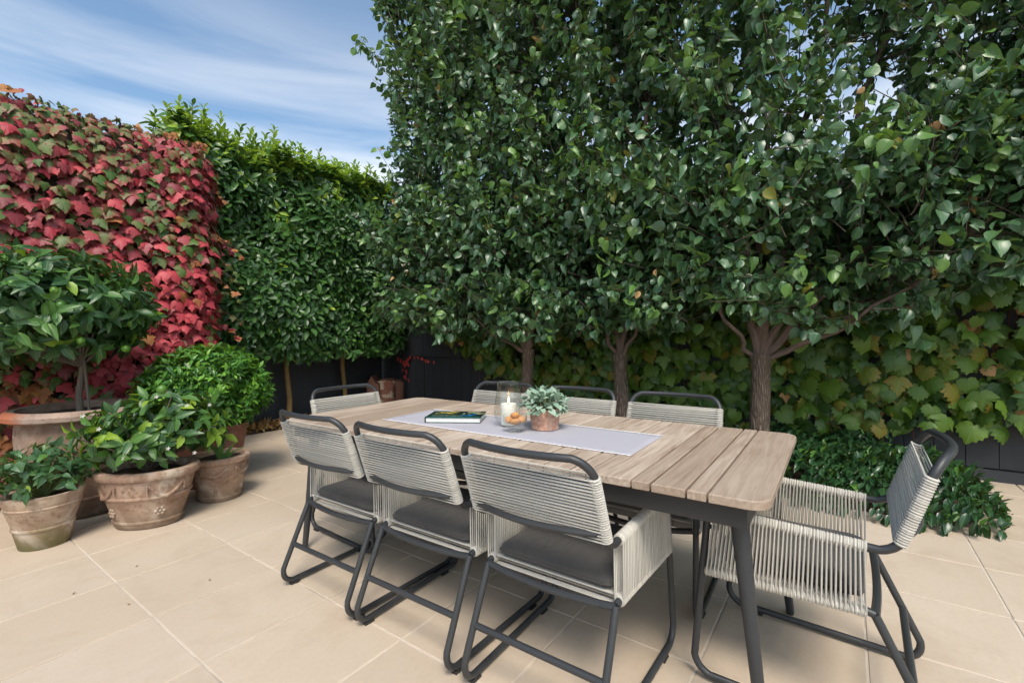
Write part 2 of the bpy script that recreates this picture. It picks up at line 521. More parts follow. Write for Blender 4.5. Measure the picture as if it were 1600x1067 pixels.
# ------------------------------------------------------------------ mesh helpers
class MB:
    def __init__(s):
        s.v, s.f, s.mi = [], [], []

    def add(s, vs, fs, mi=0):
        o = len(s.v)
        s.v.extend([tuple(p) for p in vs])
        for f in fs:
            s.f.append([i + o for i in f])
            s.mi.append(mi)

    def box(s, lo, hi, mi=0, bev=0.0):
        x0, y0, z0 = lo
        x1, y1, z1 = hi
        if bev <= 0:
            vs = [(x0, y0, z0), (x1, y0, z0), (x1, y1, z0), (x0, y1, z0), (x0, y0, z1), (x1, y0, z1), (x1, y1, z1), (x0, y1, z1)]
            s.add(vs, [(0, 3, 2, 1), (4, 5, 6, 7), (0, 1, 5, 4), (1, 2, 6, 5), (2, 3, 7, 6), (3, 0, 4, 7)], mi)
        else:
            b = bev
            rings = []
            for z, i in ((z0, 0), (z1 - b, 0), (z1, b)):
                rings.append([(x0 + i, y0 + i, z), (x1 - i, y0 + i, z), (x1 - i, y1 - i, z), (x0 + i, y1 - i, z)])
            s.loft(rings, mi)

    def loft(s, rings, mi=0, cap=True, closed=True):
        n = len(rings[0])
        vs = [p for r in rings for p in r]
        fs = []
        for k in range(len(rings) - 1):
            for i in range(n if closed else n - 1):
                j = (i + 1) % n
                fs.append((k * n + i, k * n + j, (k + 1) * n + j, (k + 1) * n + i))
        if cap:
            fs.append(tuple(range(n - 1, -1, -1)))
            fs.append(tuple((len(rings) - 1) * n + i for i in range(n)))
        s.add(vs, fs, mi)

    def tube(s, pts, r, seg=8, mi=0, closed=False, cap=True):
        pts = [Vector(p) for p in pts]
        n = len(pts)
        rad = r if isinstance(r, (list, tuple)) else [r] * n
        rings = []
        prev = None
        for i in range(n):
            if closed:
                t = pts[(i + 1) % n] - pts[i - 1]
            else:
                t = pts[min(i + 1, n - 1)] - pts[max(i - 1, 0)]
            if t.length < 1e-9:
                t = Vector((0, 0, 1))
            t.normalize()
            if prev is None:
                a = Vector((0, 0, 1)) if abs(t.z) < .9 else Vector((1, 0, 0))
                u = t.cross(a).normalized()
            else:
                u = (prev - t * prev.dot(t))
                if u.length < 1e-6:
                    u = t.orthogonal()
                u.normalize()
            prev = u
            w_ = t.cross(u)
            rings.append([pts[i] + (u * math.cos(2 * math.pi * k / seg) + w_ * math.sin(2 * math.pi * k / seg)) * rad[i] for k in range(seg)])
        if closed:
            rings.append(rings[0])
            s.loft(rings, mi, cap=False)
        else:
            s.loft(rings, mi, cap=cap)

    def lathe(s, prof, seg=32, sx=1.0, sy=1.0, mi=0, c=(0, 0, 0), cap=True, wob=0.0):
        rings = []
        for (r, z) in prof:
            rings.append([(c[0] + r * sx * math.cos(2 * math.pi * k / seg), c[1] + r * sy * math.sin(2 * math.pi * k / seg),
                           c[2] + z + wob * math.sin(2 * math.pi * k / seg * 2 + 1) * .5) for k in range(seg)])
        s.loft(rings, mi, cap=cap)

    def blob(s, c, r, seg=8, ring=5, mi=0, sc=(1, 1, 1), jit=0.0):
        rings = []
        for j in range(1, ring):
            a = math.pi * j / ring - math.pi / 2
            rr = math.cos(a) * r
            rings.append([(c[0] + rr * math.cos(2 * math.pi * k / seg) * sc[0] * (1 + random.uniform(-jit, jit)),
                           c[1] + rr * math.sin(2 * math.pi * k / seg) * sc[1] * (1 + random.uniform(-jit, jit)),
                           c[2] + math.sin(a) * r * sc[2]) for k in range(seg)])
        s.loft(rings, mi)

    def mesh(s, name, mats, smooth=True):
        me = bpy.data.meshes.new(name)
        me.from_pydata(s.v, [], s.f)
        for m in (mats if isinstance(mats, (list, tuple)) else [mats]):
            me.materials.append(MATS[m])
        if any(s.mi):
            me.polygons.foreach_set('material_index', s.mi)
        me.polygons.foreach_set('use_smooth', [smooth] * len(me.polygons))
        me.update()
        if smooth:
            try:
                me.set_sharp_from_angle(angle=R(38))
            except Exception:
                pass
        return me

    def build(s, name, mats, parent=None, loc=None, smooth=True):
        return link(name, s.mesh(name, mats, smooth), parent, loc)


def link(name, data, parent=None, loc=None):
    o = bpy.data.objects.new(name, data)
    COL.objects.link(o)
    if parent is not None:
        o.parent = parent
    if loc is not None:
        o.location = loc
    return o


def tag(o, label=None, cat=None, group=None, kind=None):
    if label:
        o['label'] = label
    if cat:
        o['category'] = cat
    if group:
        o['group'] = group
    if kind:
        o['kind'] = kind
    return o


def thing(name, label, cat, loc=(0, 0, 0), rz=0.0, group=None):
    o = link(name, None, None, loc)
    o.empty_display_size = .1
    o.rotation_euler = (0, 0, rz)
    return tag(o, label, cat, group)


def copy_tree(o, parent=None):
    c = o.copy()
    COL.objects.link(c)
    c.parent = parent
    for ch in list(o.children):
        copy_tree(ch, c)
    return c


def fillet(pts, radii, n=6):
    """polyline with rounded corners"""
    out = [Vector(pts[0])]
    for i in range(1, len(pts) - 1):
        p0, p1, p2 = Vector(pts[i - 1]), Vector(pts[i]), Vector(pts[i + 1])
        a = (p0 - p1).normalized()
        b = (p2 - p1).normalized()
        r = radii[i - 1]
        if r <= 0:
            out.append(p1)
            continue
        half = a.angle(b) / 2
        d = r / math.tan(half)
        d = min(d, (p0 - p1).length * .49, (p2 - p1).length * .49)
        A, B = p1 + a * d, p1 + b * d
        for k in range(n + 1):
            t = k / n
            out.append((1 - t) ** 2 * A + 2 * t * (1 - t) * (p1 * .55 + (A + B) * .225) + t * t * B)
    out.append(Vector(pts[-1]))
    return out


# ------------------------------------------------------------------ leaves
def leaf_grid(rows, widths, fold=.12, droop=.25, curl=0.0):
    """leaf along +Y, upper side +Z; returns verts, tris, uv"""
    V, UV, ids = [], [], []
    for t, hw in zip(rows, widths):
        z = -droop * t * t
        if hw <= 1e-6:
            ids.append([len(V)])
            V.append((0, t, z))
            UV.append((0, t))
        else:
            ids.append([len(V), len(V) + 1, len(V) + 2])
            for sx in (-1, 0, 1):
                V.append((sx * hw, t, z + (fold * hw * 2 if sx else 0) + curl * math.sin(t * 9 + sx * 1.3)))
                UV.append((sx * hw, t))
    T = []
    for a, b in zip(ids[:-1], ids[1:]):
        if len(a) == 1:
            T += [(a[0], b[1], b[0]), (a[0], b[2], b[1])]
        elif len(b) == 1:
            T += [(a[0], a[1], b[0]), (a[1], a[2], b[0])]
        else:
            for k in (0, 1):
                T += [(a[k], a[k + 1], b[k + 1]), (a[k], b[k + 1], b[k])]
    return np.array(V, float), np.array(T, int), np.array(UV, float)


def leaf_fan(half, centre=(0, .33), droop=.22, cup=.05, ripple=.03):
    """palmate leaf from half an outline (x >= 0, from the petiole notch to the tip)"""
    out = [(x, y) for x, y in half] + [(-x, y) for x, y in reversed(half[1:-1])]
    V = [(centre[0], centre[1], cup)]
    UV = [centre]
    for i, (x, y) in enumerate(out):
        r2 = x * x + (y - centre[1]) ** 2
        V.append((x, y, -droop * r2 + ripple * (1 if i % 2 else -1)))
        UV.append((x, y))
    n = len(out)
    T = [(0, 1 + i, 1 + (i + 1) % n) for i in range(n)]
    return np.array(V, float), np.array(T, int), np.array(UV, float)


PEAR = [leaf_grid([0, .06, .25, .5, .76, .92, 1.03], [0, .22, .39, .42, .27, .09, 0], .22, .42, .03),
        leaf_grid([0, .06, .25, .5, .76, .92, 1.03], [0, .2, .35, .37, .23, .08, 0], .38, .75, .045),
        leaf_grid([0, .06, .25, .5, .76, .92, 1.03], [0, .23, .4, .43, .28, .1, 0], -.16, .22, .06)]
LAUREL = [leaf_grid([0, .25, .55, .82, 1], [0, .15, .24, .17, 0], .16, .25),
          leaf_grid([0, .25, .55, .82, 1], [0, .14, .21, .15, 0], .28, .45)]
CITRUS = [leaf_grid([0, .2, .48, .78, 1], [0, .17, .25, .16, 0], .18, .28, .01),
          leaf_grid([0, .2, .48, .78, 1], [0, .15, .22, .13, 0], .28, .45, .01)]
BOX = [leaf_grid([0, .3, .62, 1], [0, .17, .2, 0], .16, .2), leaf_grid([0, .3, .62, 1], [0, .15, .17, 0], .25, .35)]
IVY3 = [leaf_fan([(0, .02), (.1, -.06), (.24, -.06), (.36, .02), (.46, .14), (.62, .36), (.46, .40), (.42, .52), (.30, .48), (.31, .66), (.2, .72), (.13, .9), (0, 1.08)], droop=.3),
        leaf_fan([(0, .04), (.12, -.03), (.28, 0), (.4, .1), (.56, .3), (.66, .5), (.48, .46), (.36, .54), (.30, .62), (.30, .74), (.16, .8), (.1, .95), (0, 1.05)], droop=.5, cup=.09, ripple=.035),
        leaf_fan([(0, 0), (.14, -.1), (.3, -.12), (.42, 0), (.5, .1), (.64, .22), (.5, .34), (.4, .42), (.3, .5), (.34, .68), (.2, .74), (.12, .88), (0, 1.0)], droop=.15, cup=.07, ripple=.045)]
VINE5 = [leaf_fan([(0, .06), (.1, -.1), (.26, -.12), (.34, -.02), (.5, -.04), (.46, .12), (.6, .24), (.5, .34), (.58, .5), (.42, .54), (.44, .68), (.28, .68), (.26, .84), (.12, .86), (0, 1.0)], droop=.28, ripple=.03),
         leaf_fan([(0, .04), (.14, -.12), (.32, -.1), (.44, .02), (.54, .06), (.52, .2), (.62, .36), (.5, .44), (.5, .6), (.36, .62), (.32, .78), (.18, .8), (.1, .94), (0, 1.02)], droop=.5, cup=.1, ripple=.035)]
HEART = [leaf_grid([0, .02, .25, .6, .85, 1], [0, .25, .42, .34, .15, 0], .1, .2)]
IVYS = [leaf_grid([0, .12, .38, .7, 1], [0, .25, .34, .2, 0], .12, .3), leaf_grid([0, .12, .38, .7, 1], [0, .22, .3, .16, 0], .2, .5)]
LITTER = [leaf_grid([0, .2, .5, .8, 1], [0, .2, .3, .18, 0], .35, .6, .06), leaf_grid([0, .2, .5, .8, 1], [0, .16, .22, .15, 0], -.4, -.5, .08)]

CAMF = np.array([-math.sin(HEAD), math.cos(HEAD), 0.0])
CAMR = np.array([math.cos(HEAD), math.sin(HEAD), 0.0])


def unit(a):
    return a / np.maximum(np.linalg.norm(a, axis=-1, keepdims=True), 1e-9)


class Leaves:
    def __init__(s):
        s.P, s.D, s.N, s.S, s.M, s.K = [], [], [], [], [], []

    def add(s, p, d, n, size, mat, kind):
        s.P.append(p)
        s.D.append(d)
        s.N.append(n)
        s.S.append(size)
        s.M.append(mat)
        s.K.append(kind)

    def build(s, root, shapes, mats, singles=300, leaf_name='leaf', rest_name='foliage', whole_stuff=False):
        P = np.array(s.P, float)
        D = unit(np.array(s.D, float))
        N = np.array(s.N, float)
        X = unit(np.cross(D, N))
        Z = np.cross(X, D)
        S = np.array(s.S, float)
        MI = np.array(s.M, int)
        K = np.array(s.K, int)
        n = len(P)
        org = np.array(root.location if root is not None else (0, 0, 0), float)
        single = np.zeros(n, bool)
        if singles and not whole_stuff:
            # which leaves get an object of their own: the foremost ones, largest first
            C = P + D * (S * .5)[:, None] - np.array([0, 0, CAM_H])
            dep = C @ CAMF
            dep_ = np.maximum(dep, .2)
            px = 800 + 731 * (C @ CAMR) / dep_
            py = 520 - 731 * C[:, 2] / dep_
            inside = (dep > .3) & (px > 4) & (px < 1596) & (py > 4) & (py < 1063)
            cell = (px // 14).astype(int) * 1000 + (py // 14).astype(int)
            order = np.argsort(dep)
            seen, front = set(), []
            for i in order:
                if not inside[i]:
                    continue
                c = cell[i]
                if c in seen:
                    continue
                seen.add(c)
                front.append(i)
            front = np.array(front, int)
            if len(front):
                big = S[front] / dep[front]
                pick = front[np.argsort(-big)][:singles]
                single[pick] = True
        cache = {}
        for i in np.nonzero(single)[0]:
            key = (K[i], MI[i])
            if key not in cache:
                V, T, UV = shapes[K[i]]
                cache[key] = tri_mesh(leaf_name, V, T, UV, [mats[MI[i]]], None)
            o = link(leaf_name, cache[key], root)
            mtx = Matrix(((X[i, 0] * S[i], D[i, 0] * S[i], Z[i, 0] * S[i], P[i, 0] - org[0]),
                          (X[i, 1] * S[i], D[i, 1] * S[i], Z[i, 1] * S[i], P[i, 1] - org[1]),
                          (X[i, 2] * S[i], D[i, 2] * S[i], Z[i, 2] * S[i], P[i, 2] - org[2]), (0, 0, 0, 1)))
            o.matrix_basis = mtx
        Vs, Ts, Us, Ms = [], [], [], []
        off = 0
        for k in range(len(shapes)):
            idx = np.nonzero((K == k) & ~single)[0]
            if not len(idx):
                continue
            V, T, UV = shapes[k]
            W = (P[idx, None, :] - org + S[idx, None, None] * (V[None, :, 0:1] * X[idx, None, :] + V[None, :, 1:2] * D[idx, None, :] + V[None, :, 2:3] * Z[idx, None, :]))
            nv = len(V)
            Vs.append(W.reshape(-1, 3))
            Ts.append((T[None] + (np.arange(len(idx)) * nv)[:, None, None]).reshape(-1, 3) + off)
            Us.append(np.tile(UV, (len(idx), 1)))
            Ms.append(np.repeat(MI[idx], len(T)))
            off += len(idx) * nv
        if Vs:
            me = tri_mesh(rest_name, np.concatenate(Vs), np.concatenate(Ts), np.concatenate(Us), mats, np.concatenate(Ms))
            o = link(rest_name, me, root)
            o['kind'] = 'stuff'
            return o


def tri_mesh(name, V, T, UV, mats, mi):
    me = bpy.data.meshes.new(name)
    me.vertices.add(len(V))
    me.vertices.foreach_set('co', np.ascontiguousarray(V, np.float32).ravel())
    me.loops.add(len(T) * 3)
    me.loops.foreach_set('vertex_index', np.ascontiguousarray(T, np.int32).ravel())
    me.polygons.add(len(T))
    me.polygons.foreach_set('loop_start', np.arange(0, len(T) * 3, 3, dtype=np.int32))
    for m in mats:
        me.materials.append(MATS[m])
    if mi is not None:
        me.polygons.foreach_set('material_index', np.ascontiguousarray(mi, np.int32))
    me.polygons.foreach_set('use_smooth', np.ones(len(T), bool))
    uvl = me.uv_layers.new(name='UVMap')
    uvl.data.foreach_set('uv', np.ascontiguousarray(UV[np.ravel(T)], np.float32).ravel())
    me.update()
    me.validate()
    return me


def rv(s=1.0):
    return np.array([random.gauss(0, s), random.gauss(0, s), random.gauss(0, s)])


def lerp(a, b, t):
    return a + (b - a) * t


# smooth pseudo noise for clumps and ragged outlines
_ph = [(random.uniform(.6, 1.4), random.uniform(0, 6.3), random.uniform(0, 6.3), random.uniform(0, 6.3)) for _ in range(6)]


def wob(x, y, z=0.0, f=1.0):
    t = 0
    for i, (k, a, b, c) in enumerate(_ph):
        t += math.sin(x * f * k * (1 + i * .55) + a + 1.3 * math.sin(y * f * k + c)) * math.sin(y * f * k * (1 + i * .4) + b) * math.cos(z * f * k * (1 + i * .3) + c) / (1 + i * .35)
    return t / 2.2


# ================================================================== SETTING
g = MB()
g.add([(-400, -400, -.12), (400, -400, -.12), (400, 400, -.12), (-400, 400, -.12)], [(0, 1, 2, 3)])
tag(g.build('ground', 'earth_ground', smooth=False), kind='structure')

# paving: mortar bed with a tile object for every slab
TILE_ROT = -0.0109
TX, TY = .5076, .4960
X0, Y0 = .728, -.546
pav = MB()
pav.box((-1.9, -3.05, -.10), (5.02, 5.86, -.0035))
pav_o = pav.build('paving', 'grout', smooth=False)
pav_o.rotation_euler = (0, 0, TILE_ROT)
tag(pav_o, kind='structure')
tm = MB()
gp = .0034
tm.box((gp, gp, -.03), (TX - gp, TY - gp, 0), bev=.0025)
tile_me = tm.mesh('tile', 'sandstone', smooth=False)
for i in range(-5, 9):
    for j in range(-5, 13):
        x, y = X0 + i * TX, Y0 + j * TY
        if y + TY > 5.95:
            continue
        xr = x + TX / 2
        yr = y + TY / 2
        if xr > 3.85 and yr > -.72:      # planted bed
            continue
        if xr > 5.1:
            continue
        o = link('tile', tile_me, pav_o, (x, y, random.uniform(-.0008, .0008)))
        o.rotation_euler = (random.uniform(-.0012, .0012), random.uniform(-.0012, .0012), 0)


def bump_bed(name, x0, x1, y0, y1, h, res=.12):
    nx, ny = int((x1 - x0) / res) + 1, int((y1 - y0) / res) + 1
    vs, fs = [], []
    for i in range(nx + 1):
        for j in range(ny + 1):
            x, y = lerp(x0, x1, i / nx), lerp(y0, y1, j / ny)
            e = min(i, nx - i, j, ny - j)
            vs.append((x, y, (h + .02 * wob(x * 3, y * 3)) if e > 0 else -.09))
    for i in range(nx):
        for j in range(ny):
            a = i * (ny + 1) + j
            fs.append((a, a + ny + 1, a + ny + 2, a + 1))
    b = MB()
    b.add(vs, fs)
    return tag(b.build(name, 'soil'), kind='structure')


bump_bed('garden_bed', 3.78, 5.06, -.78, 6.15, .03)
bump_bed('fence_bed', -.6, 3.77, 5.86, 6.16, .03)


# ------------------------------------------------------------------ fences
def right_fence():
    f = thing('fence', 'tall charcoal paling fence behind the pear trees and green vine', 'fence', (5.14, -3.1, 0))
    n = 50
    wdt = 9.5 / n
    pb = MB()
    pb.box((0, 0, .0), (.022, wdt - .005, 1.16), bev=.004)
    up = pb.mesh('paling', 'charcoal_fence', False)
    pb = MB()
    pb.box((0, 0, .10), (.022, wdt - .005, .845), bev=.003)
    lo = pb.mesh('paling', 'charcoal_fence', False)
    for i in range(n):
        link('paling', up, f, (-.02 + random.uniform(-.002, .002), i * wdt, .855))
        link('paling', lo, f, (.006 + random.uniform(-.002, .002), i * wdt, 0))
    b = MB()
    b.box((.03, 0, .4), (.07, 9.5, .48))
    b.box((.03, 0, 1.5), (.07, 9.5, 1.58))
    b.build('rail', 'charcoal_fence', f, smooth=False)
    b = MB()
    b.box((.072, 0, -.1), (.085, 9.5, 2.0))
    b.build('backing', 'charcoal_fence', f, smooth=False)
    b = MB()
    b.box((-.012, 0, -.1), (.03, 9.5, .09))
    b.build('plinth_board', 'charcoal_fence', f, smooth=False)
    b = MB()
    b.box((-.03, 0, 2.02), (.05, 9.5, 2.05))
    b.build('capping', 'charcoal_fence', f, smooth=False)
    return f


right_fence()


def left_fence():
    f = thing('fence', 'charcoal horizontal board fence behind the bare hedge stems', 'fence', (-1.2, 6.22, 0))
    pb = MB()
    pb.loft([[(0, -.004, 0), (0, .02, 0), (0, .02, .155), (0, .012, .155)], [(6.32, -.004, 0), (6.32, .02, 0), (6.32, .02, .155), (6.32, .012, .155)]])
    me = pb.mesh('board', 'charcoal_fence', False)
    for i in range(13):
        link('board', me, f, (0, random.uniform(-.001, .001), i * .15))
    for x in (.1, 2.2, 4.3, 6.2):
        b = MB()
        b.box((x - .045, .03, -.1), (x + .045, .12, 1.98))
        b.build('post', 'charcoal_fence', f, smooth=False)
    return f


left_fence()

# wall under the red creeper
WALL = (-1.6, 1.99, 4.98, 5.6, 2.95)


def creeper_wall():
    x0, x1, y0, y1, h = WALL
    b = MB()
    ring = []
    rad = .22
    for (cx, cy, a0) in ((x1 - rad, y0 + rad, -90), (x1 - rad, y1 - rad, 0), (x0 + rad, y1 - rad, 90), (x0 + rad, y0 + rad, 180)):
        for k in range(6):
            a = R(a0 + 90 * k / 5)
            ring.append((cx + rad * math.cos(a), cy + rad * math.sin(a)))
    rings = [[(x, y, -.1) for x, y in ring], [(x, y, h - .16) for x, y in ring]]
    cxm, cym = (x0 + x1) / 2, (y0 + y1) / 2
    for ins, z in ((.05, h - .06), (.16, h)):
        rings.append([(x + (ins if x < cxm else -ins), y + (ins if y < cym else -ins), z) for x, y in ring])
    b.loft(rings)
    o = b.build('wall', 'creeper_wall')
    tag(o, 'tall wall wholly covered by red creeper at the left', 'wall')


creeper_wall()


# neighbour's house beyond the right fence, glimpsed between the trees
def neighbour_house():
    t = thing('neighbour_house', 'pale weatherboard house glimpsed through gaps between the pear trees', 'house', (9.2, -7, 0))
    h = 3.25
    pb = MB()
    pb.loft([[(-.012, 0, 0), (.02, 0, 0), (.02, 0, .185), (.008, 0, .185)], [(-.012, 13.0, 0), (.02, 13.0, 0), (.02, 13.0, .185), (.008, 13.0, .185)]])
    me = pb.mesh('weatherboard', 'pale_weatherboard', False)
    for i in range(int(h / .18) + 1):
        link('weatherboard', me, t, (0, 0, i * .18 - .1))
    b = MB()
    b.box((.03, 0, -.12), (4, 13, h + .1))
    b.build('wall', 'pale_weatherboard', t, smooth=False)
    b = MB()
    b.loft([[(-.45, -.3, h + .1), (4.4, -.3, h + .1), (2, -.3, h + 1.2)], [(-.45, 13.3, h + .1), (4.4, 13.3, h + .1), (2, 13.3, h + 1.2)]])
    b.build('roof', 'roof_sheet', t, smooth=False)
    b = MB()
    b.box((-.56, -.3, h + .02), (-.46, 13.3, h + .14))
    b.build('gutter', 'white_paint', t, smooth=False)
    for y in (2.5, 6.2, 9.6):
        b = MB()
        for (a, c) in (((0, 0), (.08, 1.3)), ((.92, 0), (1.0, 1.3)), ((.08, 0), (.92, .08)), ((.08, 1.22), (.92, 1.3))):
            b.box((-.06, a[0], a[1]), (-.014, c[0], c[1]))
        wn = b.build('window', 'white_paint', t, (0, y, 1.3), smooth=False)
        b = MB()
        b.box((-.03, .08, .08), (-.02, .92, 1.22))
        b.build('pane', 'black_metal', wn, smooth=False)
    t2 = thing('rendered_outbuilding', 'beige rendered outbuilding glimpsed through the leftmost pear tree', 'building', (8.6, 6.6, 0))
    b = MB()
    b.box((0, 0, -.12), (4, 6, 3.6))
    b.build('wall', 'beige_render', t2, smooth=False)
    b = MB()
    b.loft([[(-.3, -.3, 3.6), (4.3, -.3, 3.6), (2, -.3, 4.5)], [(-.3, 6.3, 3.6), (4.3, 6.3, 3.6), (2, 6.3, 4.5)]])
    b.build('roof', 'roof_sheet', t2, smooth=False)


neighbour_house()


# ================================================================== PEAR TREES
def bez(p0, p1, p2, n=8):
    return [(1 - t) ** 2 * p0 + 2 * t * (1 - t) * p1 + t * t * p2 for t in [k / n for k in range(n + 1)]]


GAPS = [(1.15, 3.6, .13, .9), (1.05, 2.75, .1, .3), (-.32, 2.75, .2, .42), (-.75, 2.95, .14, .3), (.05, 2.45, .12, .22), (4.22, 2.85, .22, .25), (3.7, 2.5, .12, .2), (3.45, 3.4, .1, .3), (2.15, 3.2, .1, .35), (1.95, 2.6, .08, .2)]


def pear_tree(name, label, y, x, ylo, yhi, fork, rad, limbs, n_twigs, low):
    root = thing(name, label, 'tree', (x, y, 0), group='pear trees in a row')
    o = np.array([x, y, 0])
    b = MB()
    pts, rs = [], []
    for k in range(9):
        t = k / 8
        pts.append((.012 * math.sin(t * 5 + y), .015 * math.sin(t * 4 + 2 * y), -.06 + t * (fork + .06)))
        rs.append(rad * (1.25 - .5 * min(1, t * 4)) if t < .25 else rad * (1.125 - .2 * t + (.12 if t > .9 else 0)))
    b.tube(pts, rs, 16)
    tr = b.build('trunk', ['pear_bark'], root)
    skeleton = []
    for (ty, tx, tz, bend) in limbs:
        p0 = np.array([0, 0, fork - .06])
        p2 = np.array([tx - x, ty - y, tz])
        p1 = np.array([p2[0] * bend, p2[1] * bend, lerp(fork, tz, .28)])
        P = bez(p0, p1, p2, 14)
        for k in range(2, 14):
            P[k] = P[k] + np.array([.03 * math.sin(k * 1.7 + ty * 3), .035 * math.sin(k * 1.3 + ty * 5 + 1), 0])
        r0 = rad * (.52 if tz > 3 else .3)
        b = MB()
        b.tube([tuple(p) for p in P], [lerp(r0, .008, (k / 14) ** .8) for k in range(15)], 8)
        b.build('limb', ['smooth_bark'], root)
        skeleton += P[3:]
    sk = np.array(skeleton)
    lv = Leaves()
    tw = MB()
    made = 0
    tries = 0
    while made < n_twigs and tries < n_twigs * 12:
        tries += 1
        # twig start inside the crown volume
        py = random.uniform(ylo, yhi)
        pz = random.uniform(low(py), 5.7) if random.random() < .72 else random.uniform(low(py) - .08, 2.3)
        face = random.random()
        edge_shrink = 0.0
        if pz < 1.7:
            edge_shrink = .06
        px_ = random.uniform(3.55 + edge_shrink + .34 * max(0, .3 - py), 5.1 - edge_shrink + .2 * max(0, .3 - py))
        # clumps: denser shell towards the courtyard and upright columns
        col = wob(py * 3.3, pz * .55, 1.0)
        px_ += .55 * max(0, min(1, .45 - col)) * max(0, (4.6 - px_))
        if .6 * col + .4 * wob(py * 2.9, pz * 1.3, px_ * 1.9) < random.uniform(-.4, .2) - (.25 if py < -.3 or py > 3.9 else 0):
            continue
        # natural openings in the crowns
        if any(((py - gy) / ry_) ** 2 + ((pz - gz) / rz_) ** 2 < 1 for gy, gz, ry_, rz_ in GAPS) and random.random() < .9:
            continue
        p = np.array([px_, py, pz]) - o
        sp_ = .2 if random.random() < .5 else .6
        d = unit(np.array([random.gauss(-.12 if px_ < 4.4 else .1, sp_), random.gauss(0, sp_), random.uniform(.5, 1.0)]))
        if pz < 1.75:
            d = unit(np.array([random.gauss(-.3, .4), random.gauss(0, .6), random.uniform(-.25, .5)]))
        L = random.uniform(.3, .75) if pz > 1.75 else random.uniform(.2, .4)
        # branchlet back to the nearest limb
        near = sk[np.argmin(((sk - p) * np.array([1, 1, .6]) ** 1).__pow__(2).sum(1) + np.maximum(0, sk[:, 2] - p[2]) * 2)]
        gap = np.linalg.norm(near - p)
        tip = p + d * L
        if gap < .38 and pz > 1.7:
            mid = (near + p) / 2 + np.array([0, 0, -.06 * gap])
            tw.tube([tuple(q) for q in bez(near, mid, p, 3)] + [tuple(tip)], [.008, .0065, .005, .004, .002], 4, cap=False)
        else:
            wv_ = rv(.025)
            tw.tube([tuple(p - d * .1 - wv_), tuple(p), tuple((p + tip) / 2 + wv_), tuple(tip)], [.005, .0045, .0035, .002], 4, cap=False)
        nl = int(L / .027)
        bright = random.random()
        for k in range(nl):
            t = (k + .5) / nl
            c = p + d * (L * t)
            a = k * 2.4 + random.uniform(-.5, .5)
            side = unit(np.cross(d, [math.cos(a), math.sin(a), .3]))
            ld = unit(side * 1.0 + d * .2 + np.array([0, 0, random.uniform(-1.3, .15)]) + rv(.3))
            nn = unit(side * .35 + np.array([0, 0, .8]) + rv(.6))
            pet = random.uniform(.015, .04)
            s_ = random.uniform(.05, .108) if random.random() < .85 else random.uniform(.035, .06)
            mi = 2 if (t > .75 and bright > .62) else (1 if random.random() < (.62 if bright > .62 else .25) else 0)
            if random.random() < .012:
                mi = random.choice((3, 3, 4))
            lv.add(c + ld * pet + o, ld, nn, s_, mi, random.randrange(3))
        made += 1
    tw.build('twigs', 'dark_twig', root)['kind'] = 'stuff'
    lv.build(root, PEAR, ['pear_dark', 'pear_mid', 'pear_light', 'vine_yellow', 'vine_orange'], 300)


def low1(y):
    return 1.28 + .12 * wob(y * 2.5, 1.0) + max(0, y - 4.3) * .6


def low3(y):
    if y < -.4:
        return 1.45 + max(0, -.6 - y) * .6
    return 1.42 + .22 * wob(y * 2.5, 1.0)


pear_tree('pear_tree', 'leafy pear tree nearest the corner, its crown making the left green edge against the sky', 2.83, 4.35, 2.25, 4.62, 1.02, .066,
          [(4.35, 4.1, 4.6, .35), (3.7, 4.3, 5.4, .3), (3.1, 4.5, 5.6, .3), (2.5, 4.1, 5.3, .3), (3.95, 3.9, 2.1, .6), (2.2, 4.4, 3.4, .4)], 1750, low1)
pear_tree('pear_tree', 'middle pear tree of the three, its trunk between the two far side chairs', 1.745, 4.35, 1.0, 2.4, .98, .068,
          [(2.2, 4.2, 5.2, .3), (1.7, 4.5, 5.6, .3), (1.2, 4.2, 5.3, .3), (2.3, 4.0, 2.6, .5), (1.1, 4.0, 2.6, .5)], 1100, low1)
pear_tree('pear_tree', 'widest pear tree with the stoutest trunk, standing behind the right table end', .545, 4.35, -2.6, 1.1, 1.0, .074,
          [(-1.7, 5.0, 4.6, .45), (-.9, 4.75, 5.2, .35), (-.25, 4.3, 5.4, .3), (.4, 4.4, 5.6, .3), (.95, 4.1, 5.2, .35), (.95, 4.1, 1.95, .7), (-.7, 4.25, 1.8, .6), (-1.2, 4.75, 2.5, .6)], 2500, low3)


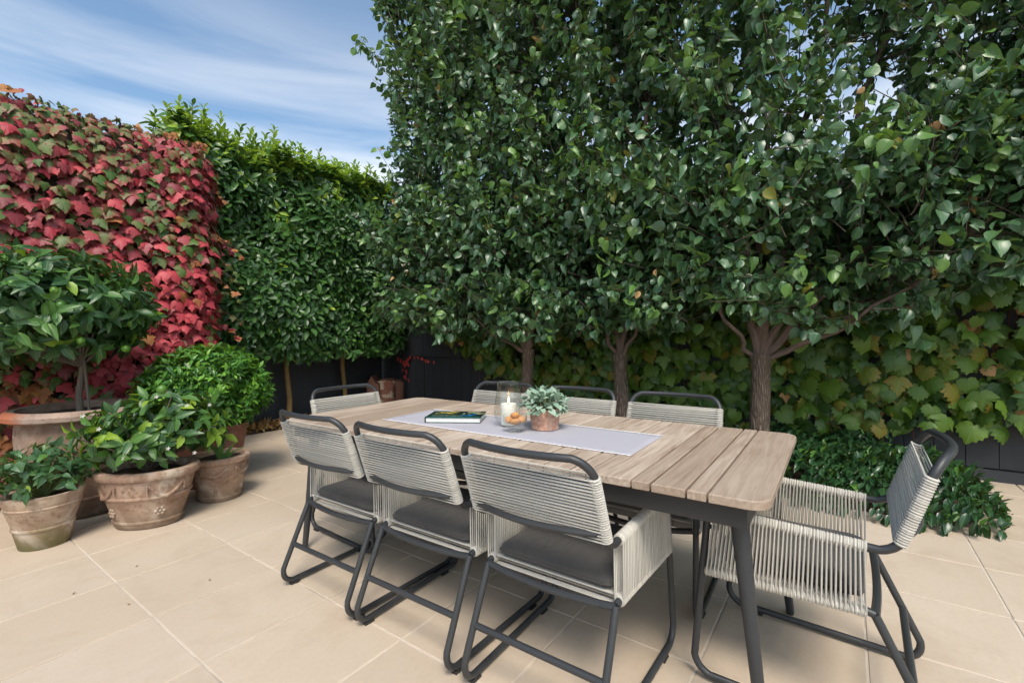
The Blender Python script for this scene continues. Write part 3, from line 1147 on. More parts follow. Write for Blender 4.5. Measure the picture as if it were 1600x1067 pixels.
# ================================================================== EVERGREEN HEDGE ON STEMS
def hedge_tree(label, sx, xlo, xhi, seedk):
    root = thing('hedge_tree', label, 'hedge tree', (sx, 5.98, 0), group='clipped evergreen trees on bare stems')
    o = np.array([sx, 5.98, 0])
    b = MB()
    b.tube([(.0, 0, -.06), (.02, .0, .35), (-.015, .01, .75), (.01, 0, 1.2), (.0, .02, 2.2), (.02, 0, 3.0)], [.04, .034, .031, .03, .024, .01], 10)
    b.build('trunk', 'hedge_bark', root)
    lv = Leaves()
    tw = MB()
    y_front, y_back, zlo, zhi = 5.42, 6.42, .98, 3.4
    n = int(960 * (xhi - xlo))
    for k in range(n):
        x = random.uniform(xlo, xhi)
        z = random.uniform(zlo + .16 * wob(x * 4, 2), zhi + .14 * wob(x * 2.6, 7))
        q = random.random()
        if q < .52:
            bul = .26 * wob(x * 2.4, z * 2.0)
            y = y_front + .06 - bul + abs(random.gauss(0, .1)) + max(0, z - 2.9) * .35 + max(0, 1.3 - z) * .35
            ax = unit(np.array([random.gauss(0, .35), -1.0, random.uniform(-.1, .9)]))
        elif q < .84:
            y = random.uniform(y_front + .2, y_back)
            ax = unit(rv(1))
        elif q < .93:
            y = random.uniform(y_front + .1, y_back)
            z = zhi + random.uniform(-.15, .1) + .14 * wob(x * 2.6, 7)
            ax = unit(np.array([random.gauss(0, .35), random.gauss(-.2, .3), 1]))
        else:
            y = random.uniform(y_front + .1, y_back)
            z = zlo + random.uniform(-.05, .12)
            ax = unit(np.array([random.gauss(0, .4), random.gauss(-.3, .4), -.3]))
        c = np.array([x, y, z])
        tocore = np.array([x * .85 + sx * .15, 5.95, z - .2])
        tw.tube([tuple(lerp(c, tocore, .35) - o), tuple(c - o)], [.006, .003], 3, cap=False)
        nl = random.randint(6, 9)
        tipc = random.random() < (.012 + max(0, min(.7, (z - 2.95) * 1.5)))
        for j in range(nl):
            a = j * 2.4 + k
            u1 = unit(np.cross(ax, [.3, .2, 1.0]))
            u2 = np.cross(ax, u1)
            rad = u1 * math.cos(a) + u2 * math.sin(a)
            t = j / nl
            ld = unit(rad * (1.0 - .45 * t) + ax * (.15 + .7 * t) + np.array([0, 0, -.2]))
            nn = unit(ax * 1.0 - rad * .3 + np.array([0, 0, .5]) + rv(.12))
            s_ = random.uniform(.12, .19) * (1 - .3 * t)
            mi = 2 if tipc and t > .3 else (1 if random.random() < .3 or tipc else 0)
            lv.add(c - ax * (.05 * (1 - t)), ld, nn, s_, mi, random.randrange(2))
    # young upright shoots above the clipped top
    for k in range(int(70 * (xhi - xlo))):
        x = random.uniform(xlo, xhi)
        y = random.uniform(y_front + .12, y_back - .1)
        hgt = random.uniform(.12, .34) * (1.0 + .45 * wob(x * 3, 5)) + (.1 if x < 2.6 else 0)
        base = np.array([x, y, zhi - .08 + .14 * wob(x * 2.6, 7)])
        ax = unit(np.array([random.gauss(0, .12), random.gauss(0, .12), 1]))
        tw.tube([tuple(base - o), tuple(base + ax * hgt - o)], [.005, .002], 3, cap=False)
        nl = int(hgt / .018)
        for j in range(nl):
            t = j / max(nl - 1, 1)
            a = j * 2.4
            rad = np.array([math.cos(a), math.sin(a), 0])
            ld = unit(rad * (1 - .5 * t) + ax * (.55 + .6 * t))
            lv.add(base + ax * hgt * t, ld, unit(ax - rad * .5 + rv(.1)), random.uniform(.09, .13) * (1 - .35 * t), 2 if random.random() < .8 else 1, random.randrange(2))
    tw.build('twigs', 'hedge_bark', root)['kind'] = 'stuff'
    lv.build(root, LAUREL, ['laurel_dark', 'laurel_mid', 'laurel_tip'], 300)


hedge_tree('clipped evergreen tree partly behind the red creeper, tallest pale shoots on top', 2.45, 1.93, 2.9, 1)
hedge_tree('clipped evergreen tree whose bare stem rises left of the table head chair', 3.37, 2.9, 3.8, 2)
hedge_tree('clipped evergreen tree nearest the fence corner, stem beside the cut logs', 4.22, 3.8, 4.95, 3)


# ================================================================== RED CREEPER
def red_creeper():
    root = thing('creeper', 'red and green autumn creeper covering the tall wall at the left', 'creeper', (1.0, 4.95, 0))
    x0, x1, y0, y1, h = WALL
    lv = Leaves()
    st = MB()
    mats = ['creeper_crimson', 'creeper_burgundy', 'creeper_olive', 'creeper_green', 'creeper_rust']
    rad = .3

    def zone(x, z):
        g_ = wob(x * 1.7 + 3, z * 1.9)
        red = max(0, min(1, (x - .75) / .7)) * max(0, min(1, (2.35 - z) / .7))
        r = random.random()
        if r < red * .92:
            return 0 if random.random() < .8 else (1 if random.random() < .8 else 4)
        if z < 1.0 and x < 1.0:
            return random.choice([0, 1, 2, 3, 4, 4, 3])
        mid = .5 + .75 * g_ + (.12 if z > 2.0 else 0)
        if r > 1 - mid * .95:
            return 2 if random.random() < .72 else 3
        return 1 if random.random() < .78 else 0

    n = 9000
    for k in range(n):
        s_ = random.choice((random.uniform(.045, .085), random.uniform(.075, .125)))
        q = random.random()
        if q < .86:
            # front face, with its rounded right-hand end and rounded top
            x = random.uniform(x0 - .02, x1 + .16)
            z = random.uniform(.08, h + .02) if q < .76 else random.uniform(h - .34, h + .02)
            y = y0 - .05 - .11 * random.random() + .06 * wob(x * 2, z * 2)
            nrm = np.array([0, -1.0, .25])
            e = x - (x1 - rad + .1)
            if e > 0:
                a = min(1.0, e / rad) * math.pi / 2
                x = x1 - rad + .1 + rad * math.sin(a)
                y += rad * (1 - math.cos(a))
                nrm = np.array([math.sin(a), -math.cos(a), .25])
            e = z - (h - .22)
            if e > 0:
                a = min(1.0, e / .24) * math.pi / 2
                z = h - .22 + .26 * math.sin(a)
                y += .26 * (1 - math.cos(a))
                nrm = nrm * math.cos(a) + np.array([0, 0, 1]) * math.sin(a)
        elif q < .91:
            x = x1 + .08 + random.uniform(0, .1)
            y = random.uniform(y0 + .1, y1)
            z = random.uniform(.1, h)
            nrm = np.array([1, 0, .25])
        else:
            x = random.uniform(x0, x1)
            y = random.uniform(y0, y1)
            z = h + random.uniform(.0, .1)
            nrm = np.array([0, -.2, 1])
            s_ *= .75
        if z > h - .3:
            s_ *= .8
        nrm = unit(nrm + rv(.34))
        ld = unit(np.array([random.gauss(0, .45), random.gauss(0, .1), -1.0]) + nrm * random.uniform(.1, .7))
        lv.add(np.array([x, y, z]) + nrm * .02, ld, nrm, s_, zone(x, z), random.randrange(3))
    # young runners feeling their way over the top edge and the rounded end
    for k in range(60):
        if k < 42:
            p = np.array([random.uniform(x0 + .9, x1 - .05), y0 + random.uniform(.0, .3), h + .05])
            d = unit(np.array([random.gauss(.2, .5), random.gauss(-.2, .3), random.uniform(.2, 1.0)]))
        else:
            p = np.array([x1 + .12, y0 + random.uniform(0, .2), random.uniform(.9, h - .2)])
            d = unit(np.array([random.uniform(.3, 1.0), random.gauss(-.3, .3), random.gauss(-.2, .4)]))
        L_ = random.uniform(.08, .24)
        q = [p + d * L_ * t + np.array([0, 0, -.12 * t * t * L_ / .2]) for t in (0, .35, .7, 1)]
        st.tube([tuple(v - np.array([1.0, 4.95, 0])) for v in q], [.003, .0025, .002, .0012], 4, cap=False)
        mi_ = random.choice((1, 4, 4, 3, 2))
        for j in range(int(L_ / .02)):
            t = random.random()
            c_ = q[min(3, int(t * 4))] + rv(.008)
            lv.add(c_, unit(rv(.6) + np.array([0, -.2, -.5])), unit(np.array([0, -1, .6]) + rv(.4)), random.uniform(.03, .065), mi_, random.randrange(3))
    lv.build(root, IVY3, mats, 300)
    for k in range(46):
        x = random.uniform(x0 + 1.0, x1 - .45)
        z = random.uniform(.0, .8)
        pts = []
        for j in range(7):
            pts.append((x - 1.0, -.03 + .01 * math.sin(j), z + j * .3))
            x += random.gauss(0, .06)
        st.tube(pts, .006, 4, cap=False)
    st.build('stems', 'red_twig', root)['kind'] = 'stuff'
    # a sprig of green on the corner top
    return root


red_creeper()


# ================================================================== VINE ON THE RIGHT FENCE
def fence_vine():
    root = thing('vine', 'green and yellowing vine hanging over the right charcoal fence', 'vine', (5.05, 1.0, 0))
    o = np.array([5.05, 1.0, 0])
    lv = Leaves()
    st = MB()
    mats = ['vine_green', 'vine_dark', 'vine_yellow', 'vine_orange']
    n = 0
    while n < 4300:
        y = random.uniform(-3.0, 4.95)
        z = random.uniform(.18, 2.45)
        if y > 3.5:
            zmin = .55 + (y - 3.5) * .55 + .12 * wob(y * 3, 1)
        elif y > -.1:
            zmin = .2 + .12 * wob(y * 3, 4)
        else:
            zmin = .42 + .2 * wob(y * 4, 2)
        if z < zmin:
            continue
        dens = wob(y * 2.4, z * 2.4, 1.0)
        if z < 1.25 and dens < random.uniform(-.9, -.25):
            continue
        thick = .1 + .3 * min(1, max(0, (z - .3) / 1.2))
        x = 5.1 - abs(random.gauss(0, .5)) * thick - .03
        s_ = random.uniform(.085, .165)
        nrm = unit(np.array([-1, random.gauss(0, .4), random.uniform(-.1, .9)]) + rv(.35))
        ld = unit(np.array([random.gauss(-.2, .2), random.gauss(0, .45), -1.0]))
        r = random.random()
        yel = .15 if z < 1.3 else .05
        mi = 3 if r < .03 else (2 if r < .03 + yel * (1 + wob(y * 2, z * 2, 3)) else (0 if r < .62 else 1))
        if mi == 3:
            s_ *= .7
        lv.add((x, y, z), ld, nrm, s_, mi, random.randrange(2))
        n += 1
    # thin trailing strands with small leaves on the bare boards
    for (y, z0, L) in ((-1.02, 1.0, .62), (-1.12, .95, .5), (-.72, .9, .3), (-.3, .8, .35), (3.9, .8, .3), (-1.35, .9, .4)):
        pts = []
        yy = y
        for j in range(8):
            pts.append((5.07 - o[0], yy - o[1], z0 - L * j / 7))
            yy += random.gauss(0, .02)
        st.tube(pts, .003, 4, cap=False)
        for j in range(14):
            t = random.random()
            k = min(6, int(t * 7))
            c = np.array(pts[k]) + o
            nrm = unit(np.array([-1, random.gauss(0, .4), .4]))
            lv.add(c + np.array([-.01, random.uniform(-.03, .03), 0]), unit(np.array([-.2, random.gauss(0, .8), -1])), nrm,
                   random.uniform(.035, .075), random.choice([0, 2, 2, 3]), random.randrange(2))
    lv.K = [random.randrange(4) for _ in lv.K]
    for k in range(70):
        y = random.uniform(-2.6, 4.2)
        z = random.uniform(1.6, 2.3)
        pts = []
        for j in range(8):
            pts.append((5.09 - o[0] - .02 * random.random(), y - o[1], z - j * random.uniform(.16, .24)))
            y += random.gauss(0, .05)
        st.tube([p for p in pts if p[2] > .05], .004, 4, cap=False)
    st.build('stems', 'red_twig', root)['kind'] = 'stuff'
    lv.build(root, VINE5 + [IVY3[1], IVY3[0]], mats, 300)


fence_vine()


def scarlet_sprig():
    root = thing('creeper_sprig', 'sprig of small scarlet leaves clinging to the dark corner fence', 'creeper', (5.1, 5.55, 0))
    o = np.array([5.1, 5.55, 0])
    lv = Leaves()
    pts = [(5.78, .80), (5.72, .77), (5.66, .74), (5.62, .70), (5.60, .76), (5.55, .79), (5.50, .81), (5.67, .62), (5.61, .61), (5.64, .52), (5.57, .48),
           (5.58, .72)]
    row = [(5.42, .835), (5.36, .84), (5.32, .825), (5.26, .815), (5.18, .79), (5.12, .78), (5.00, .77)]
    for (y, z) in pts + row:
        s_ = .055 if (y, z) in row else random.uniform(.065, .085)
        lv.add((5.098, y, z + s_ * .4), (-.15, random.gauss(0, .6), -1), (-1, random.gauss(0, .4), .3 + random.gauss(0, .3)), s_, 0, 0)
    lv.build(root, HEART, ['scarlet_leaf'], 60)
    b = MB()
    b.tube([(-.0, .2, .82), (0, .1, .72), (0, .05, .5)], .003, 4)
    b.tube([(-.0, .1, .76), (0, -.1, .84), (0, -.3, .82), (0, -.58, .77)], .003, 4)
    b.build('stem', 'red_twig', root)


scarlet_sprig()


# ================================================================== GROUND COVER, LITTER
def ground_cover():
    lv = Leaves()
    n = 0
    while n < 4300:
        x = random.uniform(3.58, 5.02)
        y = random.uniform(-.86, 3.2)
        # ragged rounded edge
        ex = (x - 3.58) / .3
        ey = (y + .86) / .3
        edge = min(ex, ey, 1.0) + .35 * wob(x * 4, y * 4)
        if edge < .25:
            continue
        if y > .6 and random.random() < .75:
            continue
        hmax = min(1, max(.15, edge)) * (.30 + .10 * wob(x * 3, y * 3, 2))
        z = hmax * random.uniform(.35, 1.0) ** .6
        out = unit(np.array([-(1 - min(1, ex)) * 1.2 - .15, -(1 - min(1, ey)) * 1.2, .8]) + rv(.35))
        # leaves in opposite pairs along runners
        ax = unit(out + rv(.4))
        for s in (-1, 1):
            sd = unit(np.cross(ax, [.2, .9, .3])) * s
            ld = unit(sd + ax * .35 + np.array([0, 0, -.15]))
            lv.add((x, y, z), ld, unit(np.array([0, 0, 1]) + rv(.3)), random.uniform(.055, .1), 1 if random.random() < .07 else 0, random.randrange(2))
        n += 2
    o = lv.build(None, CITRUS, ['jasmine_leaf', 'jasmine_light'], 0, rest_name='ground_cover', whole_stuff=True)
    tag(o, 'glossy dark jasmine ground cover in the bed behind the right chair', 'ground cover', kind='stuff')
    f = Leaves()
    for k in range(5):
        a = k * 2 * math.pi / 5
        f.add((4.02, .33, .36), (-.3, math.cos(a), math.sin(a)), (-1, -.2, .4), .03, 0, 0)
    r = thing('jasmine_flower', 'single white star shaped flower on the dark ground cover', 'flower', (4.02, .33, .36))
    f.build(r, BOX, ['petal'], 5, leaf_name='petal')


ground_cover()


def leaf_litter():
    lv = Leaves()
    for k in range(1500):
        x = random.uniform(1.2, 4.6)
        y = random.uniform(5.85, 6.16)
        lv.add((x, y, .035 + random.uniform(0, .05)), unit(rv(1) * np.array([1, 1, .3])), unit(np.array([0, 0, 1]) + rv(.5)), random.uniform(.05, .1), random.choice([0, 0, 1]), random.randrange(2))
    o = lv.build(None, LITTER, ['dry_leaf', 'dry_leaf_tan'], 0, rest_name='leaf_litter', whole_stuff=True)
    tag(o, 'dry brown fallen leaves along the foot of the left fence', 'leaf litter', kind='stuff')


leaf_litter()


# ================================================================== TABLE
TAB = (1.384, 2.384, .150, 2.500, .745)


def table():
    x0, x1, y0, y1, zt = TAB
    t = thing('dining_table', 'long weathered teak slat table with dark metal legs', 'table', (x0, y0, 0))
    ys = [.15, .307, .365, .469, .529, .682, .740, .843, .905, 1.055, 1.115, 1.219, 1.279, 1.432, 1.490, 1.594, 1.654, 1.807, 1.865, 1.969, 2.030, 2.180, 2.240, 2.345, 2.50]
    th = .026
    L = x1 - x0
    for i in range(len(ys) - 1):
        wd = ys[i + 1] - ys[i]
        gapd = .0036
        a, c = gapd, wd - gapd
        ring = []
        if i in (0, len(ys) - 2):
            rr = .055
            corners = [(0, a), (L, a), (L, c), (0, c)]
            rounded = (0, 1) if i == 0 else (2, 3)
            for ci, (px, py) in enumerate(corners):
                if ci in rounded:
                    cx = rr if px == 0 else L - rr
                    cy = a + rr if i == 0 else c - rr
                    a0 = {0: 180, 1: 270, 2: 0, 3: 90}[ci]
                    for k in range(7):
                        an = R(a0 + 90 * k / 6)
                        ring.append((cx + rr * math.cos(an), cy + rr * math.sin(an)))
                else:
                    ring.append((px, py))
        else:
            j = random.uniform(-.0012, .0012)
            ring = [(j, a), (L + j, a), (L + j, c), (j, c)]
        b = MB()
        mx = sum(p[0] for p in ring) / len(ring)
        my = (a + c) / 2

        def inset(d, z):
            o = []
            for (px, py) in ring:
                o.append((px + (d if px < mx else -d), py + (d if py < my else -d), z))
            return o
        b.loft([inset(.002, 0), inset(0, .002), inset(0, th - .003), inset(.003, th)])
        pl = b.build('plank', 'weathered_teak', t, (0, ys[i] - y0, zt - th + random.uniform(-.0006, .0006)), smooth=False)
    b = MB()
    z0, z1 = .655, .7185
    i0 = .028
    b.box((i0, .06, z0), (i0 + .03, y1 - y0 - .06, z1))
    b.box((L - i0 - .03, .06, z0), (L - i0, y1 - y0 - .06, z1))
    b.box((i0 + .032, .06, z0), (L - i0 - .032, .09, z1))
    b.box((i0 + .032, y1 - y0 - .09, z0), (L - i0 - .032, y1 - y0 - .06, z1))
    for yy in (.62, 1.17, 1.72):
        b.box((i0 + .032, yy, z0 + .01), (L - i0 - .032, yy + .04, z1))
    b.build('apron', 'black_metal', t, smooth=False)
    for (sx, sy) in ((0, 0), (1, 0), (1, 1), (0, 1)):
        bx = .096 if not sx else L - .096
        by = .03 if not sy else y1 - y0 - .03
        tx = .125 if not sx else L - .125
        ty = .10 if not sy else y1 - y0 - .10
        b = MB()
        b.tube([(bx, by, 0), (bx, by, .012), (lerp(bx, tx, .5), lerp(by, ty, .5), .34), (tx, ty, .69)], [.013, .0155, .020, .027], 16)
        b.build('leg', 'charcoal_powder_coat', t)


table()


# ================================================================== CHAIRS
def loop_cord(mb, c0, c1, r0, r1, axis, off, cr=.0031, seg=5):
    """one cord wound round two parallel tubes; c0/c1 tube centres, axis = tube direction"""
    jz = Vector(axis).normalized() * random.uniform(-.0012, .0012)
    c0, c1 = Vector(c0) + jz, Vector(c1) - jz
    ax = Vector(axis).normalized()
    d = (c1 - c0)
    d = (d - ax * d.dot(ax)).normalized()
    n = ax.cross(d)
    pts = []
    for k in range(5):
        a = math.pi / 2 + math.pi * k / 4
        pts.append(c0 + (d * math.cos(a) + n * math.sin(a)) * (r0 + cr) + ax * off)
    for k in range(5):
        a = -math.pi / 2 + math.pi * k / 4
        pts.append(c1 + (d * math.cos(a) + n * math.sin(a)) * (r1 + cr) + ax * off)
    mb.tube(pts, cr, seg, closed=True)


def make_chair():
    t = link('rope_armchair', None)
    t.empty_display_size = .1
    tr = .0122
    seat_z = .378

    def up(s):
        # side polyline points
        rear_top = (.176, s * .243, seat_z)
        rear_foot = (.012, s * .246, .021)
        front_foot = (.682, s * .262, .021)
        arm_front = (.628, s * .256, .588)
        arm_rear = (.128, s * .243, .566)
        back_top = (.03, s * .236, .848)
        return rear_top, rear_foot, front_foot, arm_front, arm_rear, back_top
    for s in (-1, 1):
        rt, rf, ff, af, ar, bt = up(s)
        # rear leg + bend
        path = fillet([rt, rf, ff], [.05], 7)
        b = MB()
        b.tube(path[:-1] + [Vector(lerp(np.array(rf), np.array(ff), .3))], tr, 10)
        b.build('rear_leg', 'charcoal_powder_coat', t)
        b = MB()
        rn = fillet([Vector(lerp(np.array(rf), np.array(ff), .301)), ff, Vector(lerp(np.array(ff), np.array(af), .4))], [.05], 7)
        b.tube(rn, tr, 10)
        ru = b.build('runner', 'charcoal_powder_coat', t)
        for u in (.13, .83):
            c = np.array(rf) * (1 - u) + np.array(ff) * u
            b = MB()
            b.box((c[0] - .022, c[1] - .011, .0), (c[0] + .022, c[1] + .011, .0105), bev=.002)
            b.build('foot_pad', 'rubber', ru, smooth=False)
        b = MB()
        pth = fillet([Vector(lerp(np.array(ff), np.array(af), .401)), af, Vector(lerp(np.array(af), np.array(ar), .15))], [.035], 6)
        b.tube(pth, tr, 10)
        b.build('front_leg', 'charcoal_powder_coat', t)
        b = MB()
        b.tube([Vector(lerp(np.array(af), np.array(ar), .151)), Vector(lerp(np.array(af), np.array(ar), .84))], tr, 10)
        b.build('armrest', 'charcoal_powder_coat', t)
        b = MB()
        fr = lerp(np.array(ff), np.array(af), (seat_z - .021) / .567)
        b.tube([fillet([rt, (.2, s * .244, seat_z + .006), tuple(fr)], [.02], 3)[k] for k in range(0, 6)], tr * .95, 10)
        b.build('seat_rail', 'charcoal_powder_coat', t)
        # arm cords
        b = MB()
        a0, a1 = np.array(af), np.array(ar)
        nco = 37
        for k in range(nco):
            u = lerp(.045, .86, k / (nco - 1))
            p0 = a0 * (1 - u) + a1 * u
            v = lerp(.035, .985, k / (nco - 1))
            p1 = fr * (1 - v) + np.array([.19, s * .244, seat_z + .004]) * v
            loop_cord(b, p0, p1, tr, tr * .95, (a0 - a1), 0, .0029)
        for (q0, q1, nn_) in ((a0 * .965 + a1 * .035, a0 * .13 + a1 * .87, 50), (fr * .98 + np.array([.19, s * .244, seat_z + .004]) * .02, np.array([.195, s * .244, seat_z + .004]), 46)):
            b.tube([tuple(q0 * (1 - k / (2 * nn_)) + q1 * k / (2 * nn_)) for k in range(2 * nn_ + 1)], [tr + (.0022 if k % 2 == 0 else .0062) for k in range(2 * nn_ + 1)], 9)
        b.build('arm_cords', 'pale_cord', t)['kind'] = 'stuff'
    # back frame, bowed backwards in the middle
    rt, rf, ff, af, ar, bt = up(1)

    def bow(p, amt):
        p = Vector(p)
        f = 1 - (p.y / .24) ** 2
        p.x -= amt * max(0, f)
        return p
    top = [(bt[0], y, bt[2]) for y in (.2, .12, .04, -.04, -.12, -.2)]
    a15 = Vector(lerp(np.array(af), np.array(ar), .841))
    am15 = Vector((a15.x, -a15.y, a15.z))
    left = fillet([a15, ar, bt, (bt[0], .13, bt[2])], [.05, .055], 8)
    right = [Vector((p.x, -p.y, p.z)) for p in reversed(left)]
    midp = [Vector((bt[0], y, bt[2])) for y in (.09, .045, 0, -.045, -.09)]
    full = left + midp + right
    full = [bow(p, .045) if p.z > .80 else p for p in full]
    b = MB()
    b.tube(full, tr, 10)
    b.build('back_frame', 'charcoal_powder_coat', t)
    # lower back bar bowed backwards
    b = MB()
    q = .17
    cx, cz = lerp(ar[0], bt[0], q), lerp(ar[2], bt[2], q)
    b.tube([bow((cx, y, cz), .05) for y in np.linspace(.238, -.238, 15)], tr * .9, 9)
    b.build('back_bar', 'charcoal_powder_coat', t)
    # back cords wound round both uprights
    b = MB()
    ar_, bt_ = np.array(ar), np.array(bt)
    nb = 19
    for k in range(nb):
        u = lerp(.105, .80, k / (nb - 1))
        pl = ar_ * (1 - u) + bt_ * u
        pr = pl * np.array([1, -1, 1])
        loop_cord(b, pr, pl, tr, tr, bt_ - ar_ - np.array([0, (bt_ - ar_)[1], 0]), 0, .0029)
    for sg in (1, -1):
        q0, q1 = ar_ * .905 + bt_ * .095, ar_ * .19 + bt_ * .81
        mm = np.array([1, sg, 1])
        b.tube([tuple((q0 * (1 - k / 54) + q1 * k / 54) * mm) for k in range(55)], [tr + (.0022 if k % 2 == 0 else .0062) for k in range(55)], 9)
    b.build('back_cords', 'pale_cord', t)['kind'] = 'stuff'
    # seat bars
    b = MB()
    b.tube([bow((rt[0], y, rt[2] - .004), .008) - Vector((0, 0, .013 * (1 - (y / .243) ** 2))) for y in np.linspace(.243, -.243, 13)], tr, 9)
    b.build('rear_seat_bar', 'charcoal_powder_coat', t)
    b = MB()
    b.tube([(.622 + .03 * (1 - (y / .256) ** 2), y, .372 - .02 * (1 - (y / .256) ** 2)) for y in np.linspace(.256, -.256, 11)], tr, 9)
    b.build('front_seat_bar', 'charcoal_powder_coat', t)
    b = MB()
    b.tube([(.092, .245, .195), (.092, -.245, .195)], tr * .95, 10)
    b.build('stretcher', 'charcoal_powder_coat', t)
    # seat cords
    b = MB()
    ns = 34
    for k in range(ns):
        x = lerp(.205, .605, k / (ns - 1))
        if k < 3:
            x = .205 + k * .0082
        yy = lerp(.244, .256, (x - .2) / .42)
        loop_cord(b, (x, -yy, seat_z + .002), (x, yy, seat_z + .002), tr, tr, (1, 0, 0), 0, .0029)
    b.build('seat_cords', 'pale_cord', t)['kind'] = 'stuff'
    # cushion
    b = MB()

    def sq(hx, hy, z, r=.035):
        o = []
        for (sx, sy, a0) in ((1, 1, 0), (-1, 1, 90), (-1, -1, 180), (1, -1, 270)):
            for k in range(5):
                a = R(a0 + 90 * k / 4)
                o.append((.405 + sx * (hx - r) + r * math.cos(a), sy * (hy - r) + r * math.sin(a), z))
        return o
    z = .402
    b.loft([sq(.19, .205, z), sq(.203, .219, z + .004), sq(.207, .224, z + .016), sq(.203, .219, z + .03), sq(.19, .206, z + .038), sq(.15, .165, z + .044), sq(.09, .1, z + .047)])
    b.build('cushion', 'grey_fabric', t)
    b = MB()
    b.tube([(p[0], p[1], p[2]) for p in sq(.2075, .2245, z + .016)], .0028, 5, closed=True)
    b.build('cushion_piping', 'grey_fabric', t)
    return t


proto = make_chair()
G = 'rope armchairs round the table'
# x, y of the rear foot centre, heading of the sitter, label
CHAIRS = [
    (1.150, 1.930, 0.0, 'pale rope armchair on the near side, leftmost of the three seen from behind'),
    (1.150, 1.372, 0.0, 'pale rope armchair in the middle of the three seen from behind'),
    (1.150, 0.800, -.4, 'nearest pale rope armchair seen from behind, rightmost of the near three'),
    (2.640, 1.890, 180.0, 'rope armchair on the far side behind the glass candle holder'),
    (2.640, 1.325, 180.0, 'rope armchair on the far side behind the small potted plant'),
    (2.640, 0.745, 180.0, 'rope armchair on the far side nearest the widest pear trunk'),
    (1.915, 2.735, -92.0, 'rope armchair at the far left head of the table'),
    (1.935, -0.262, 88.0, 'rope armchair pulled out at the right head of the table, seen side on'),
]
for i, (x, y, a, lab) in enumerate(CHAIRS):
    o = proto if i == 0 else copy_tree(proto)
    o.location = (x, y, 0)
    o.rotation_euler = (0, 0, R(a))
    tag(o, lab, 'chair', G)


# ================================================================== TABLE TOP
ZT = TAB[4]


def runner():
    x0, x1, y0, y1 = 1.645, 2.032, .628, 1.998
    t = thing('table_runner', 'lavender grey linen runner laid along the table', 'table runner', (x0, y0, ZT))
    W, L = x1 - x0, y1 - y0
    nx, ny = 10, 36
    vs, fs = [], []
    for i in range(nx + 1):
        for j in range(ny + 1):
            x, y = W * i / nx, L * j / ny
            vs.append((x, y, .0028 + .0007 * wob(x * 14, y * 9)))
    for i in range(nx):
        for j in range(ny):
            a = i * (ny + 1) + j
            fs.append((a, a + ny + 1, a + ny + 2, a + 1))
    b = MB()
    b.add(vs, fs)
    o = b.build('cloth', 'lavender_linen', t)
    sm = o.modifiers.new('thick', 'SOLIDIFY')
    sm.thickness = .0012
    for (xx, nm) in ((0, 0), (W, 1)):
        b = MB()
        n = int(L / .011)
        pts = [(xx + (.0035 if k % 2 else -.002) * (1 if nm else -1), L * k / n, .0032) for k in range(n + 1)]
        b.tube(pts, .0016, 4)
        b.build('picot_edge', 'white_thread', t)


runner()


